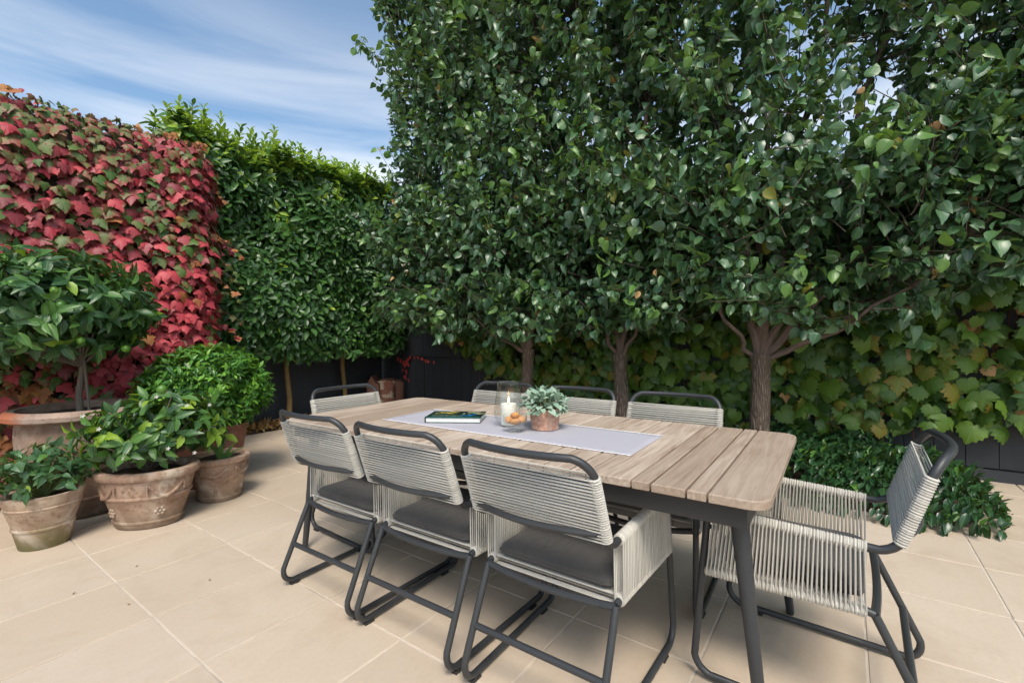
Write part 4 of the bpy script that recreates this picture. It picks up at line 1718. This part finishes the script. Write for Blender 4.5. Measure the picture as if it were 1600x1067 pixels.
def book():
    t = thing('book', 'dark green hardback garden book lying on the runner', 'book', (1.692, 1.728, ZT + .0042))
    t.rotation_euler = (0, 0, math.atan2(1.452 - 1.704, 1.816 - 1.679))
    L, W, H = .285, .185, .028      # local x along the long fore-edge, y away from the viewer
    b = MB()
    b.box((.003, .004, .0032), (L - .004, W, H - .0032))
    b.build('pages', 'book_pages', t, smooth=False)
    b = MB()
    b.box((0, 0, 0), (L, W + .003, .0028))
    b.build('back_cover', 'book_cover', t, smooth=False)
    b = MB()
    b.box((0, 0, H - .0028), (L, W + .003, H))
    fc = b.build('front_cover', 'book_cover', t, smooth=False)
    b = MB()
    b.box((-.0025, 0, 0), (-.0002, W + .003, H))
    b.build('spine', 'book_cover', t, smooth=False)

    def flat(name, polys, mat):
        b = MB()
        for p in polys:
            n = len(p)
            b.add([(x, y, H + .0004) for x, y in p], [tuple(range(n))])
        b.build(name, mat, fc, smooth=False)
    rr = random.Random(3)

    def patch(cx, cy, r, k=9, sx=1.6):
        return [(cx + r * sx * rr.uniform(.6, 1.1) * math.cos(2 * math.pi * i / k), cy + r * rr.uniform(.6, 1.1) * math.sin(2 * math.pi * i / k)) for i in range(k)]
    flat('cover_band', [[(.004, .002), (L - .004, .002), (L - .004, .016), (.004, .016)]], 'cover_green')
    cl, cr_ = [], []
    for (cx, cy, r) in ((.055, .145, .018), (.085, .13, .016), (.12, .15, .016), (.115, .11, .014), (.045, .11, .010)):
        for q in range(4):
            cl.append(patch(cx + rr.uniform(-.02, .02), cy + rr.uniform(-.015, .015), r * .45))
    for (cx, cy, r) in ((.21, .14, .018), (.245, .15, .018), (.26, .115, .016), (.195, .115, .012)):
        for q in range(4):
            cr_.append(patch(cx + rr.uniform(-.02, .02), cy + rr.uniform(-.015, .015), r * .45))

    def stack(name, polys, mat):
        b = MB()
        for i, p in enumerate(polys):
            n = len(p)
            b.add([(x, y, H + .0004 + i * .00004) for x, y in p], [tuple(range(n))])
        b.build(name, mat, fc, smooth=False)
    stack('cover_picture', cl, 'cover_yellow')
    stack('cover_picture', cr_, 'cover_cream')
    b = MB()
    for i, p in enumerate([patch(.222, .062, .017, 12, 1.0), patch(.24, .085, .014, 12, .9), patch(.195, .048, .009, 12, 2.4)]):
        b.add([(x, y, H + .0014 + i * .0001) for x, y in p], [tuple(range(len(p)))])
    b.build('cover_picture', 'cover_blue', fc, smooth=False)
    # worn title line: the letters cannot be made out in the photograph, only their strokes
    b = MB()
    x = .03
    while x < .185:
        wd = rr.uniform(.004, .008)
        hh = .014
        kind = rr.randrange(3)
        z = H + .002
        if kind == 0:
            b.add([(x, .03, z), (x + .0016, .03, z), (x + .0016, .03 + hh, z), (x, .03 + hh, z)], [(0, 1, 2, 3)])
        elif kind == 1:
            b.add([(x, .03, z), (x + .0018, .03, z), (x + wd, .03 + hh, z), (x + wd - .0018, .03 + hh, z)], [(0, 1, 2, 3)])
        else:
            b.add([(x, .03, z), (x + .0016, .03, z), (x + .0016, .03 + hh, z), (x, .03 + hh, z)], [(0, 1, 2, 3)])
            b.add([(x + .0018, .03 + hh - .003, z), (x + wd, .03 + hh - .003, z), (x + wd, .03 + hh, z), (x + .0018, .03 + hh, z)], [(0, 1, 2, 3)])
        x += wd + .0025
    b.build('cover_title', 'cover_white', fc, smooth=False)


book()


def candle_lantern():
    c = (1.862, 1.326, ZT + .0042)
    t = thing('candle_holder', 'clear glass hurricane vase holding a lit candle', 'candle holder', c)
    b = MB()
    outer = [(.040, 0), (.052, .006), (.066, .03), (.0725, .06), (.072, .085), (.066, .125), (.059, .165), (.0575, .185), (.0595, .212)]
    inner = [(r - .0022, z + (.004 if z < .01 else 0)) for r, z in reversed(outer)]
    inner[-1] = (.036, .005)
    b.lathe(outer + inner, 40)
    b.build('glass', 'clear_glass', t)
    k = thing('candle', 'white pillar candle burning inside the glass vase', 'candle', (c[0], c[1], c[2] + .0055))
    b = MB()
    b.lathe([(.0385, 0), (.039, .002), (.039, .097), (.0375, .1005), (.034, .0995), (.012, .096), (.002, .0955)], 28)
    b.build('wax', 'candle_wax', k)
    b = MB()
    b.tube([(0, 0, .095), (.001, 0, .104), (.003, .001, .110)], .0011, 5)
    b.build('wick', 'wick', k)
    b = MB()
    b.lathe([(.0008, .106), (.0042, .110), (.0052, .115), (.004, .123), (.0018, .132), (.0004, .138)], 12)
    b.build('flame', 'flame', k)


candle_lantern()


def biscuit_bowl():
    c = (1.757, 1.217, ZT + .0042)
    t = thing('glass_bowl', 'small cut glass footed bowl beside the candle', 'bowl', c)
    b = MB()
    seg = 40
    prof = [(.036, 0), (.037, .004), (.028, .009), (.026, .014), (.036, .022), (.047, .035), (.054, .052), (.0565, .078),
            (.0545, .078), (.052, .053), (.045, .037), (.034, .026), (.012, .022)]
    rings = []
    for i, (r, z) in enumerate(prof):
        ring = []
        for k in range(seg):
            a = 2 * math.pi * k / seg
            rr_ = r + (.0016 * (1 if k % 2 else -1) if 4 <= i <= 6 else 0)
            ring.append((rr_ * math.cos(a), rr_ * math.sin(a), z))
        rings.append(ring)
    b.loft(rings)
    b.build('glass', 'clear_glass', t)
    spec = ((-.016, .022, .055, .3, 'golden biscuit at the left of the pile in the glass bowl'),
            (.016, -.022, .056, 1.4, 'golden biscuit at the right of the pile in the glass bowl'),
            (-.018, -.013, .050, 2.4, 'golden biscuit low at the front of the pile in the glass bowl'),
            (.018, .014, .052, 4.0, 'golden biscuit at the back of the pile in the glass bowl'),
            (.0, .0, .074, .9, 'topmost golden biscuit of the pile in the glass bowl'))
    for (dx, dy, dz, rz, lab) in spec:
        b = MB()
        b.blob((0, 0, 0), .024, 14, 8, sc=(1, .85, .62), jit=.13)
        o = b.build('biscuit', 'biscuit', None, (c[0] + dx, c[1] + dy, c[2] + dz))
        o.rotation_euler = (random.uniform(-.5, .5), random.uniform(-.5, .5), rz)
        tag(o, lab, 'biscuit', 'biscuits in the glass bowl')


biscuit_bowl()


def table_plant():
    c = (1.893, 1.14, ZT + .0042)
    t = thing('potted_plant', 'grey green leafy plant in a speckled clay pot on the table', 'potted plant', c)
    b = MB()
    prof = [(.060, 0), (.065, .002), (.066, .008), (.064, .012), (.067, .03), (.069, .06), (.068, .088), (.0665, .094), (.062, .094), (.061, .08), (.02, .078)]
    b.lathe(prof, 32)
    b.build('pot', 'speckled_clay', t)
    b = MB()
    b.lathe([(.06, .079), (.03, .083), (.005, .085)], 20)
    b.build('soil', 'soil', t)
    lv = Leaves()
    st = MB()
    for k in range(215):
        a = random.uniform(0, 2 * math.pi)
        e = random.uniform(-.1, 1.0)
        r = random.uniform(.65, 1.0)
        px_, py_, pz_ = .108 * r * math.cos(a) * math.cos(e * 1.2), .108 * r * math.sin(a) * math.cos(e * 1.2), .085 + .085 * r * math.sin(e * 1.4) + .01
        p = np.array([px_, py_, pz_])
        out = unit(np.array([px_, py_, .02 + .3 * max(0, e)]))
        ld = unit(out + np.array([0, 0, -.7]) + rv(.3))
        lv.add(p + np.array(c), ld, unit(out + np.array([0, 0, .9]) + rv(.2)), random.uniform(.027, .042), 0, 0)
        if k % 3 == 0:
            st.tube([(px_ * .15, py_ * .15, .085), (px_ * .6, py_ * .6, lerp(.085, pz_, .75)), (px_, py_, pz_)], .0012, 4, cap=False)
    st.tube([(0, 0, .12), (-.01, .01, .19)], .0012, 4)
    st.build('stems', 'green_twig', t)['kind'] = 'stuff'
    lv.build(t, HEART, ['peperomia_leaf'], 215)


table_plant()


# ================================================================== POTS AND SHRUBS
def pot_shell(root, prof, mat, sx=1.0, sy=1.0, rim_mat=None, soil_z=.9, seg=48):
    """prof: outer profile from the foot to the rim top; wall thickness follows"""
    H = prof[-1][1]
    rt = prof[-1][0]
    b = MB()
    b.lathe(prof + [(rt - .03, H - .002), (rt - .038, H - .02), (rt - .05, H * soil_z - .05), (.02, H * soil_z - .06)], seg, sx, sy)
    o = b.build('pot', mat, root)
    b = MB()
    rs = rt - .042
    vs = [(rs * sx * math.cos(2 * math.pi * k / 24) * f, rs * sy * math.sin(2 * math.pi * k / 24) * f, H * soil_z + .012 * wob(k * 1.7, f * 5) + (1 - f) * .015) for f in (1, .7, .35) for k in range(24)]
    fs = []
    for r_ in range(2):
        for k in range(24):
            j = (k + 1) % 24
            fs.append((r_ * 24 + k, r_ * 24 + j, r_ * 24 + 24 + j, r_ * 24 + 24 + k))
    fs.append(tuple(range(48, 72)))
    b.add(vs, fs)
    b.build('soil', 'soil', root)
    return o


def prof_r(prof, z):
    for (r0, z0), (r1, z1) in zip(prof[:-1], prof[1:]):
        if z0 <= z <= z1 and z1 > z0:
            return lerp(r0, r1, (z - z0) / (z1 - z0))
    return prof[-1][0]


def band(z, r, w_=.012, h=.006):
    return [(r, z - w_), (r + h * .8, z - w_ * .6), (r + h, z), (r + h * .8, z + w_ * .6), (r, z + w_)]


def relief_garland(pot, prof, sx, sy, a0, a1, ztop, sag, mat):
    b = MB()
    pts = []
    for k in range(15):
        t = k / 14
        a = lerp(a0, a1, t)
        z = ztop - sag * math.sin(math.pi * t)
        r = prof_r(prof, z) + .003
        pts.append((r * sx * math.cos(a), r * sy * math.sin(a), z))
    b.tube(pts, [.006 + .007 * math.sin(math.pi * k / 14) for k in range(15)], 7)
    for k, p in enumerate(pts[1:-1]):
        rr_ = .006 + .005 * math.sin(math.pi * (k + 1) / 14)
        b.blob((p[0] * 1.012, p[1] * 1.012, p[2] + .003 * (1 if k % 2 else -1)), rr_, 7, 5)
    for (e, p) in ((0, pts[0]), (1, pts[-1])):
        for q in range(4):
            b.blob((p[0] * 1.005, p[1] * 1.005, p[2] - .012 - q * .014), .009 - q * .001, 7, 5)
    b.build('garland_relief', mat, pot)


def relief_flower(pot, prof, sx, sy, a, z, s, mat, petals=6):
    b = MB()
    r = prof_r(prof, z)
    c = Vector((r * sx * math.cos(a), r * sy * math.sin(a), z))
    n = Vector((math.cos(a) / sx, math.sin(a) / sy, 0)).normalized()
    u = Vector((-n.y, n.x, 0))
    for k in range(petals):
        an = 2 * math.pi * k / petals
        p = c + u * math.cos(an) * s + Vector((0, 0, 1)) * math.sin(an) * s + n * .002
        b.blob(p, s * .52, 7, 5)
    b.blob(c + n * .003, s * .42, 7, 5)
    b.build('flower_relief', mat, pot)


def bush(root, centre, rx, ry, rz, n, leaf_len, shapes, mats, weights, twig='grey_stem', pairs=False, down=0.0, shell=.55, whorl=1, stem_from=None, clump=1.0, up=.4, singles=300, tipmat=None, twigs_n=60, flat_bottom=-1.0):
    o = np.array(root.location)
    lv = Leaves()
    tw = MB()
    c0 = np.array(centre, float)
    k = 0
    guard = 0
    while k < n and guard < n * 8:
        guard += 1
        d = unit(rv(1))
        if d[2] < flat_bottom:
            continue
        r = shell + (1 - shell) * random.random() ** .6
        p = c0 + d * np.array([rx, ry, rz]) * r * (1 + .16 * clump * wob(d[0] * 3.1 + c0[0], d[1] * 3.1, d[2] * 3.1 + c0[1]))
        if clump and wob(p[0] * 6, p[1] * 6, p[2] * 6) < random.uniform(-1.1, -.15) * clump:
            continue
        ax = unit(d * np.array([1, 1, .8]) + np.array([0, 0, up - down]) + rv(.3))
        u1 = unit(np.cross(ax, [.31, .22, .9]))
        u2 = np.cross(ax, u1)
        tipb = tipmat is not None and random.random() < .1 and r > .85
        for j in range(whorl):
            a = j * 2.4 + k
            rad = u1 * math.cos(a) + u2 * math.sin(a)
            t = j / max(whorl, 1)
            ld = unit(rad * (1 - .4 * t) + ax * (.35 + .5 * t) + np.array([0, 0, -.18 - down]) + rv(.12))
            nn = unit(ax + np.array([0, 0, .6]) - rad * .25 + rv(.18))
            mi = tipmat if tipb else int(np.searchsorted(np.cumsum(weights), random.random() * sum(weights)))
            mi = min(mi, len(mats) - 1)
            lv.add(p - ax * leaf_len * .5 * (1 - t), ld, nn, leaf_len * random.uniform(.72, 1.15), mi, random.randrange(len(shapes)))
            k += 1
        if stem_from is not None and random.random() < twigs_n / max(n / whorl, 1):
            s0 = np.array(stem_from, float)
            mid = lerp(s0, p, .5) + np.array([0, 0, .03])
            tw.tube([tuple(s0 - o), tuple(mid - o), tuple(p - o)], [.008, .0055, .003], 5, cap=False)
    if tw.v:
        tw.build('twigs', twig, root)['kind'] = 'stuff'
    lv.build(root, shapes, mats, singles)


def fruit(root, pos, r):
    b = MB()
    b.lathe([(.002, -r), (r * .5, -r * .88), (r * .88, -r * .45), (r, 0), (r * .88, r * .45), (r * .5, r * .86), (.003, r * .95)], 14)
    o = b.build('fruit', 'green_fruit', root, tuple(np.array(pos) - np.array(root.location)))
    o.rotation_euler = (random.uniform(-.5, .5), random.uniform(-.5, .5), 0)


def pot_a():
    # front left pot with a straggling leafy plant
    c = (.668, 3.82, 0)
    t = thing('planter', 'buff mossy clay pot at the far left with a small trailing plant', 'potted plant', c)
    prof = [(.135, 0), (.142, .006), (.168, .11)] + band(.135, .172, .011, .007) + [(.188, .19), (.212, .262)] + band(.275, .214, .008, .005) + [(.222, .30), (.232, .345), (.234, .352)]
    prof = [(r * .78, z * .88) for r, z in prof]
    pot_shell(t, prof, 'terracotta_buff', soil_z=.86)
    bush(t, (c[0], c[1], .42), .25, .22, .2, 330, .058, IVYS, ['trailer_leaf', 'citrus_mid', 'citrus_dark', 'citrus_lime'], [.65, .13, .2, .03], 'green_twig', stem_from=(c[0], c[1], .27), whorl=3, up=.2, down=.25, shell=.2, twigs_n=70, flat_bottom=-.45)


def pot_b():
    # oval garlanded pot with the lemon bush
    c = (1.13, 3.68, 0)
    t = thing('planter', 'large oval garlanded clay pot with a leafy lemon bush', 'potted plant', c, HEAD)
    prof = [(.18, 0), (.194, .008), (.202, .03)] + band(.045, .204, .010, .007) + [(.226, .12), (.25, .19)] + band(.205, .256, .010, .008) + [(.272, .27), (.281, .312)] + [(.298, .316), (.310, .326), (.314, .345), (.309, .362), (.294, .370)]
    sx, sy = .94, .72
    p = pot_shell(t, prof, 'terracotta_pink', sx, sy, soil_z=.88)
    relief_garland(t, prof, sx, sy, R(-163), R(-108), .295, .085, 'terracotta_pink')
    relief_garland(t, prof, sx, sy, R(-68), R(-20), .295, .085, 'terracotta_pink')
    relief_flower(t, prof, sx, sy, R(-128), .115, .021, 'terracotta_pink')
    relief_flower(t, prof, sx, sy, R(-50), .115, .021, 'terracotta_pink')
    for (a, z) in ((-92, .29), (-84, .275), (-90, .255), (-97, .27), (-86, .29)):
        relief_flower(t, prof, sx, sy, R(a), z, .008, 'terracotta_pink', 4)
    t.rotation_euler = (0, 0, HEAD)
    # foliage is laid out in world axes: an unrotated child holder is not needed, rotate the numbers instead
    lr = t.rotation_euler.z
    t.rotation_euler = (0, 0, 0)
    for ch in t.children:
        ch.rotation_euler = (0, 0, lr + R(8))
    bush(t, (c[0] + .05, c[1] - .0, .60), .45, .32, .25, 820, .1, CITRUS, ['citrus_dark', 'citrus_mid', 'citrus_lime'], [.42, .48, .10], 'grey_stem', stem_from=(c[0], c[1], .33), whorl=4, up=.25, down=.12, shell=.25, tipmat=2, twigs_n=60, flat_bottom=-.75)
    fr = Leaves()
    for (dx, dy, dz) in ((-.36, -.18, .14), (-.30, -.22, .06), (-.05, -.3, .22), (.0, -.32, -.1), (.15, -.3, -.16), (.28, -.2, .12), (.1, -.33, .15), (-.2, -.27, -.12)):
        q = np.array([c[0] + dx, c[1] + dy, .62 + dz])
        for j in range(5):
            a = j * 1.257
            fr.add(q, unit(np.array([math.cos(a), -.5, math.sin(a)])), (0, -1, .3), .015, 0, 0)
    fr.build(t, BOX, ['petal'], 60, leaf_name='blossom')
    fruit(t, (c[0] - .02, c[1] - .3, .88), .03)


def pot_c():
    # small pot with a strappy bulb
    c = (1.605, 3.80, 0)
    t = thing('planter', 'small garlanded clay pot with a few green strap leaves', 'potted plant', c)
    prof = [(.148, 0), (.156, .006), (.160, .022)] + band(.034, .161, .008, .005) + [(.178, .13)] + band(.178, .187, .008, .005) + [(.20, .255)] + band(.268, .203, .006, .004) + [(.212, .283), (.224, .29), (.228, .318), (.22, .328)]
    prof = [(r * .9, z * .98) for r, z in prof]
    pot_shell(t, prof, 'terracotta_pink', soil_z=.9)
    for a0 in (-150, -80, -10):
        relief_garland(t, prof, 1, 1, R(a0), R(a0 + 52), .252, .055, 'terracotta_pink')
        relief_flower(t, prof, 1, 1, R(a0 + 26), .09, .013, 'terracotta_pink', 5)
    for (dx, dy, h, lean) in ((.0, .0, .36, .05), (-.01, -.05, .24, .01), (-.02, -.06, .2, -.16), (.02, -.04, .15, .1), (.0, -.07, .13, -.1), (.03, -.05, .1, .12)):
        b = MB()
        P = []
        for k in range(7):
            u = k / 6
            P.append(Vector((dx + (lean * CAMR[0]) * u ** 1.6, dy + (lean * CAMR[1]) * u ** 1.6, .285 + h * u - .1 * abs(lean) * u * u)))
        rings = []
        for k, q in enumerate(P):
            wd = .019 * (1 - (k / 6) ** 1.5) + .001
            ring = [(q.x + CAMR[0] * wd, q.y + CAMR[1] * wd, q.z), (q.x, q.y, q.z + .003), (q.x - CAMR[0] * wd, q.y - CAMR[1] * wd, q.z), (q.x + CAMF[0] * wd * .5, q.y + CAMF[1] * wd * .5, q.z - .003)]
            rings.append(ring)
        b.loft(rings)
        b.build('strap_leaf', 'strap_leaf', t)


def pot_d():
    # round clipped bush in the dark red pot behind
    c = (1.72, 4.28, 0)
    t = thing('planter', 'dark red clay pot with a dense round bright green bush', 'potted plant', c)
    prof = [(.20, 0), (.21, .01), (.235, .12)] + band(.15, .24, .009, .006) + [(.27, .34), (.285, .44), (.297, .446), (.30, .48), (.29, .49)]
    pot_shell(t, prof, 'terracotta_red', soil_z=.9)
    bush(t, (c[0], c[1], .77), .49, .49, .37, 8500, .062, BOX, ['box_mid', 'box_light', 'box_dark'], [.5, .28, .22], 'grey_stem', stem_from=(c[0], c[1], .45), whorl=7, up=.55, shell=.5, clump=.35, twigs_n=50, flat_bottom=-.85)


def pot_e():
    # big urn with the citrus tree
    c = (.955, 4.36, 0)
    t = thing('planter', 'big wide rimmed weathered urn with a fruiting citrus tree', 'potted plant', c)
    prof = [(.25, 0), (.27, .01), (.30, .05), (.31, .09)] + band(.13, .315, .012, .008) + [(.335, .22), (.352, .40), (.358, .54), (.352, .60)] + [(.36, .622), (.40, .628), (.425, .64), (.43, .665), (.40, .685), (.385, .69)]
    prof = [(r * .93, z * 1.05) for r, z in prof]
    p = pot_shell(t, prof, 'terracotta_urn', soil_z=.93)
    b = MB()
    b.lathe([(r * .93 + .0005, z * 1.05) for r, z in [(.353, .6215), (.403, .627), (.429, .64), (.434, .666), (.402, .689), (.384, .693), (.36, .680)]], 48, cap=False)
    b.build('rim', 'terracotta_urn_rim', t)
    relief_garland(t, prof, 1, 1, R(-110), R(-60), .50, .11, 'terracotta_urn')
    relief_garland(t, prof, 1, 1, R(-50), R(0), .50, .11, 'terracotta_urn')
    relief_garland(t, prof, 1, 1, R(-170), R(-120), .50, .11, 'terracotta_urn')
    b = MB()
    b.tube([(0, 0, .6), (-.01, .01, .8), (.01, 0, 1.0), (0, 0, 1.25)], [.024, .02, .018, .01], 9)
    b.build('trunk', 'grey_stem', t)
    b = MB()
    b.tube([(.035, -.06, .6), (.0, -.03, 1.2)], [.009, .009], 6)
    b.build('stake', 'grey_stem', t)
    cc = (c[0] - .19, c[1] + .0, 1.38)
    bush(t, cc, .66, .5, .44, 3000, .105, CITRUS, ['citrus_dark', 'citrus_mid', 'citrus_lime'], [.74, .23, .03], 'grey_stem', stem_from=(c[0], c[1], 1.0), whorl=5, up=.15, down=.2, shell=.3, tipmat=1, twigs_n=70, clump=1.1, flat_bottom=-.72)
    for (dx, dy, dz) in ((-.2, -.42, .14), (.0, -.46, .02), (-.02, -.44, .11), (.42, -.27, -.02), (.45, -.28, -.07), (.40, -.29, -.09), (.36, -.3, -.26), (.1, -.42, -.2)):
        fruit(t, (cc[0] + dx, cc[1] + dy, cc[2] + dz), random.uniform(.022, .03))


pot_a()
pot_b()
pot_c()
pot_d()
pot_e()


# ================================================================== LOGS IN THE CORNER
def logs():
    spec = [((4.78, 5.72), .155, .50, 0.0, 'thick lichened upright log in the corner beyond the table'),
            ((4.60, 5.78), .10, .46, .5, 'dark split log standing left of the lichened log'),
            ((4.93, 5.62), .085, .47, 1.1, 'narrow split log standing right of the lichened log')]
    for i, ((x, y), r, h, a, lab) in enumerate(spec):
        t = thing('log', lab, 'log', (x, y, .0), a, 'cut logs in the corner')
        b = MB()
        rings = []
        for k in range(6):
            z = -.03 + (h + .03) * k / 5
            ring = []
            for q in range(18):
                an = 2 * math.pi * q / 18
                rr_ = r * (1 + .10 * math.sin(an * 3 + i) + .05 * math.sin(an * 7 + k * .6 + i))
                ring.append((rr_ * math.cos(an), rr_ * math.sin(an), z + .012 * math.sin(an * 2 + i) * (k == 5)))
            rings.append(ring)
        b.loft(rings)
        b.build('bark', 'log_bark' if i == 0 else 'log_wood', t)
        b = MB()
        b.add([(r * .86 * math.cos(2 * math.pi * q / 18), r * .86 * math.sin(2 * math.pi * q / 18), h + .018) for q in range(18)], [tuple(range(18))])
        b.build('cut_face', 'log_wood', t)
    t = thing('log', 'short split log wedge lying on top of the left log', 'log', (4.62, 5.80, .47), .6, 'cut logs in the corner')
    b = MB()
    b.loft([[(-.12, -.06, 0), (-.12, .07, 0), (-.12, .0, .11)], [(.12, -.07, 0), (.12, .06, 0), (.12, .01, .12)]])
    b.build('wedge', 'log_wood', t, smooth=False)


logs()


# a few stray leaves on the paving
def fallen():
    spots = [(1.95, 5.35, 'yellow', 'yellow leaf fallen on the paving beside the left fence bed'),
             (.72, 2.62, 'brown', 'tiny brown leaf scrap on the bare paving at the lower left'),
             (1.02, 2.55, 'brown', 'tiny brown leaf scrap on the paving between the pots and near chairs'),
             (.88, 3.02, 'brown', 'tiny brown leaf scrap on the paving in front of the oval pot'),
             (.62, 2.95, 'brown', 'tiny brown leaf scrap on the paving in front of the mossy pot')]
    for (x, y, k, lab) in spots:
        V, T, UV = LITTER[0]
        me = tri_mesh('fallen_leaf', V * (.07 if k == 'yellow' else .015), T, UV, ['vine_yellow' if k == 'yellow' else 'dry_leaf'], None)
        o = link('fallen_leaf', me, None, (x, y, .012 if k == 'yellow' else .006))
        o.rotation_euler = (0, 0, random.uniform(0, 6))
        tag(o, lab, 'fallen leaf')


fallen()
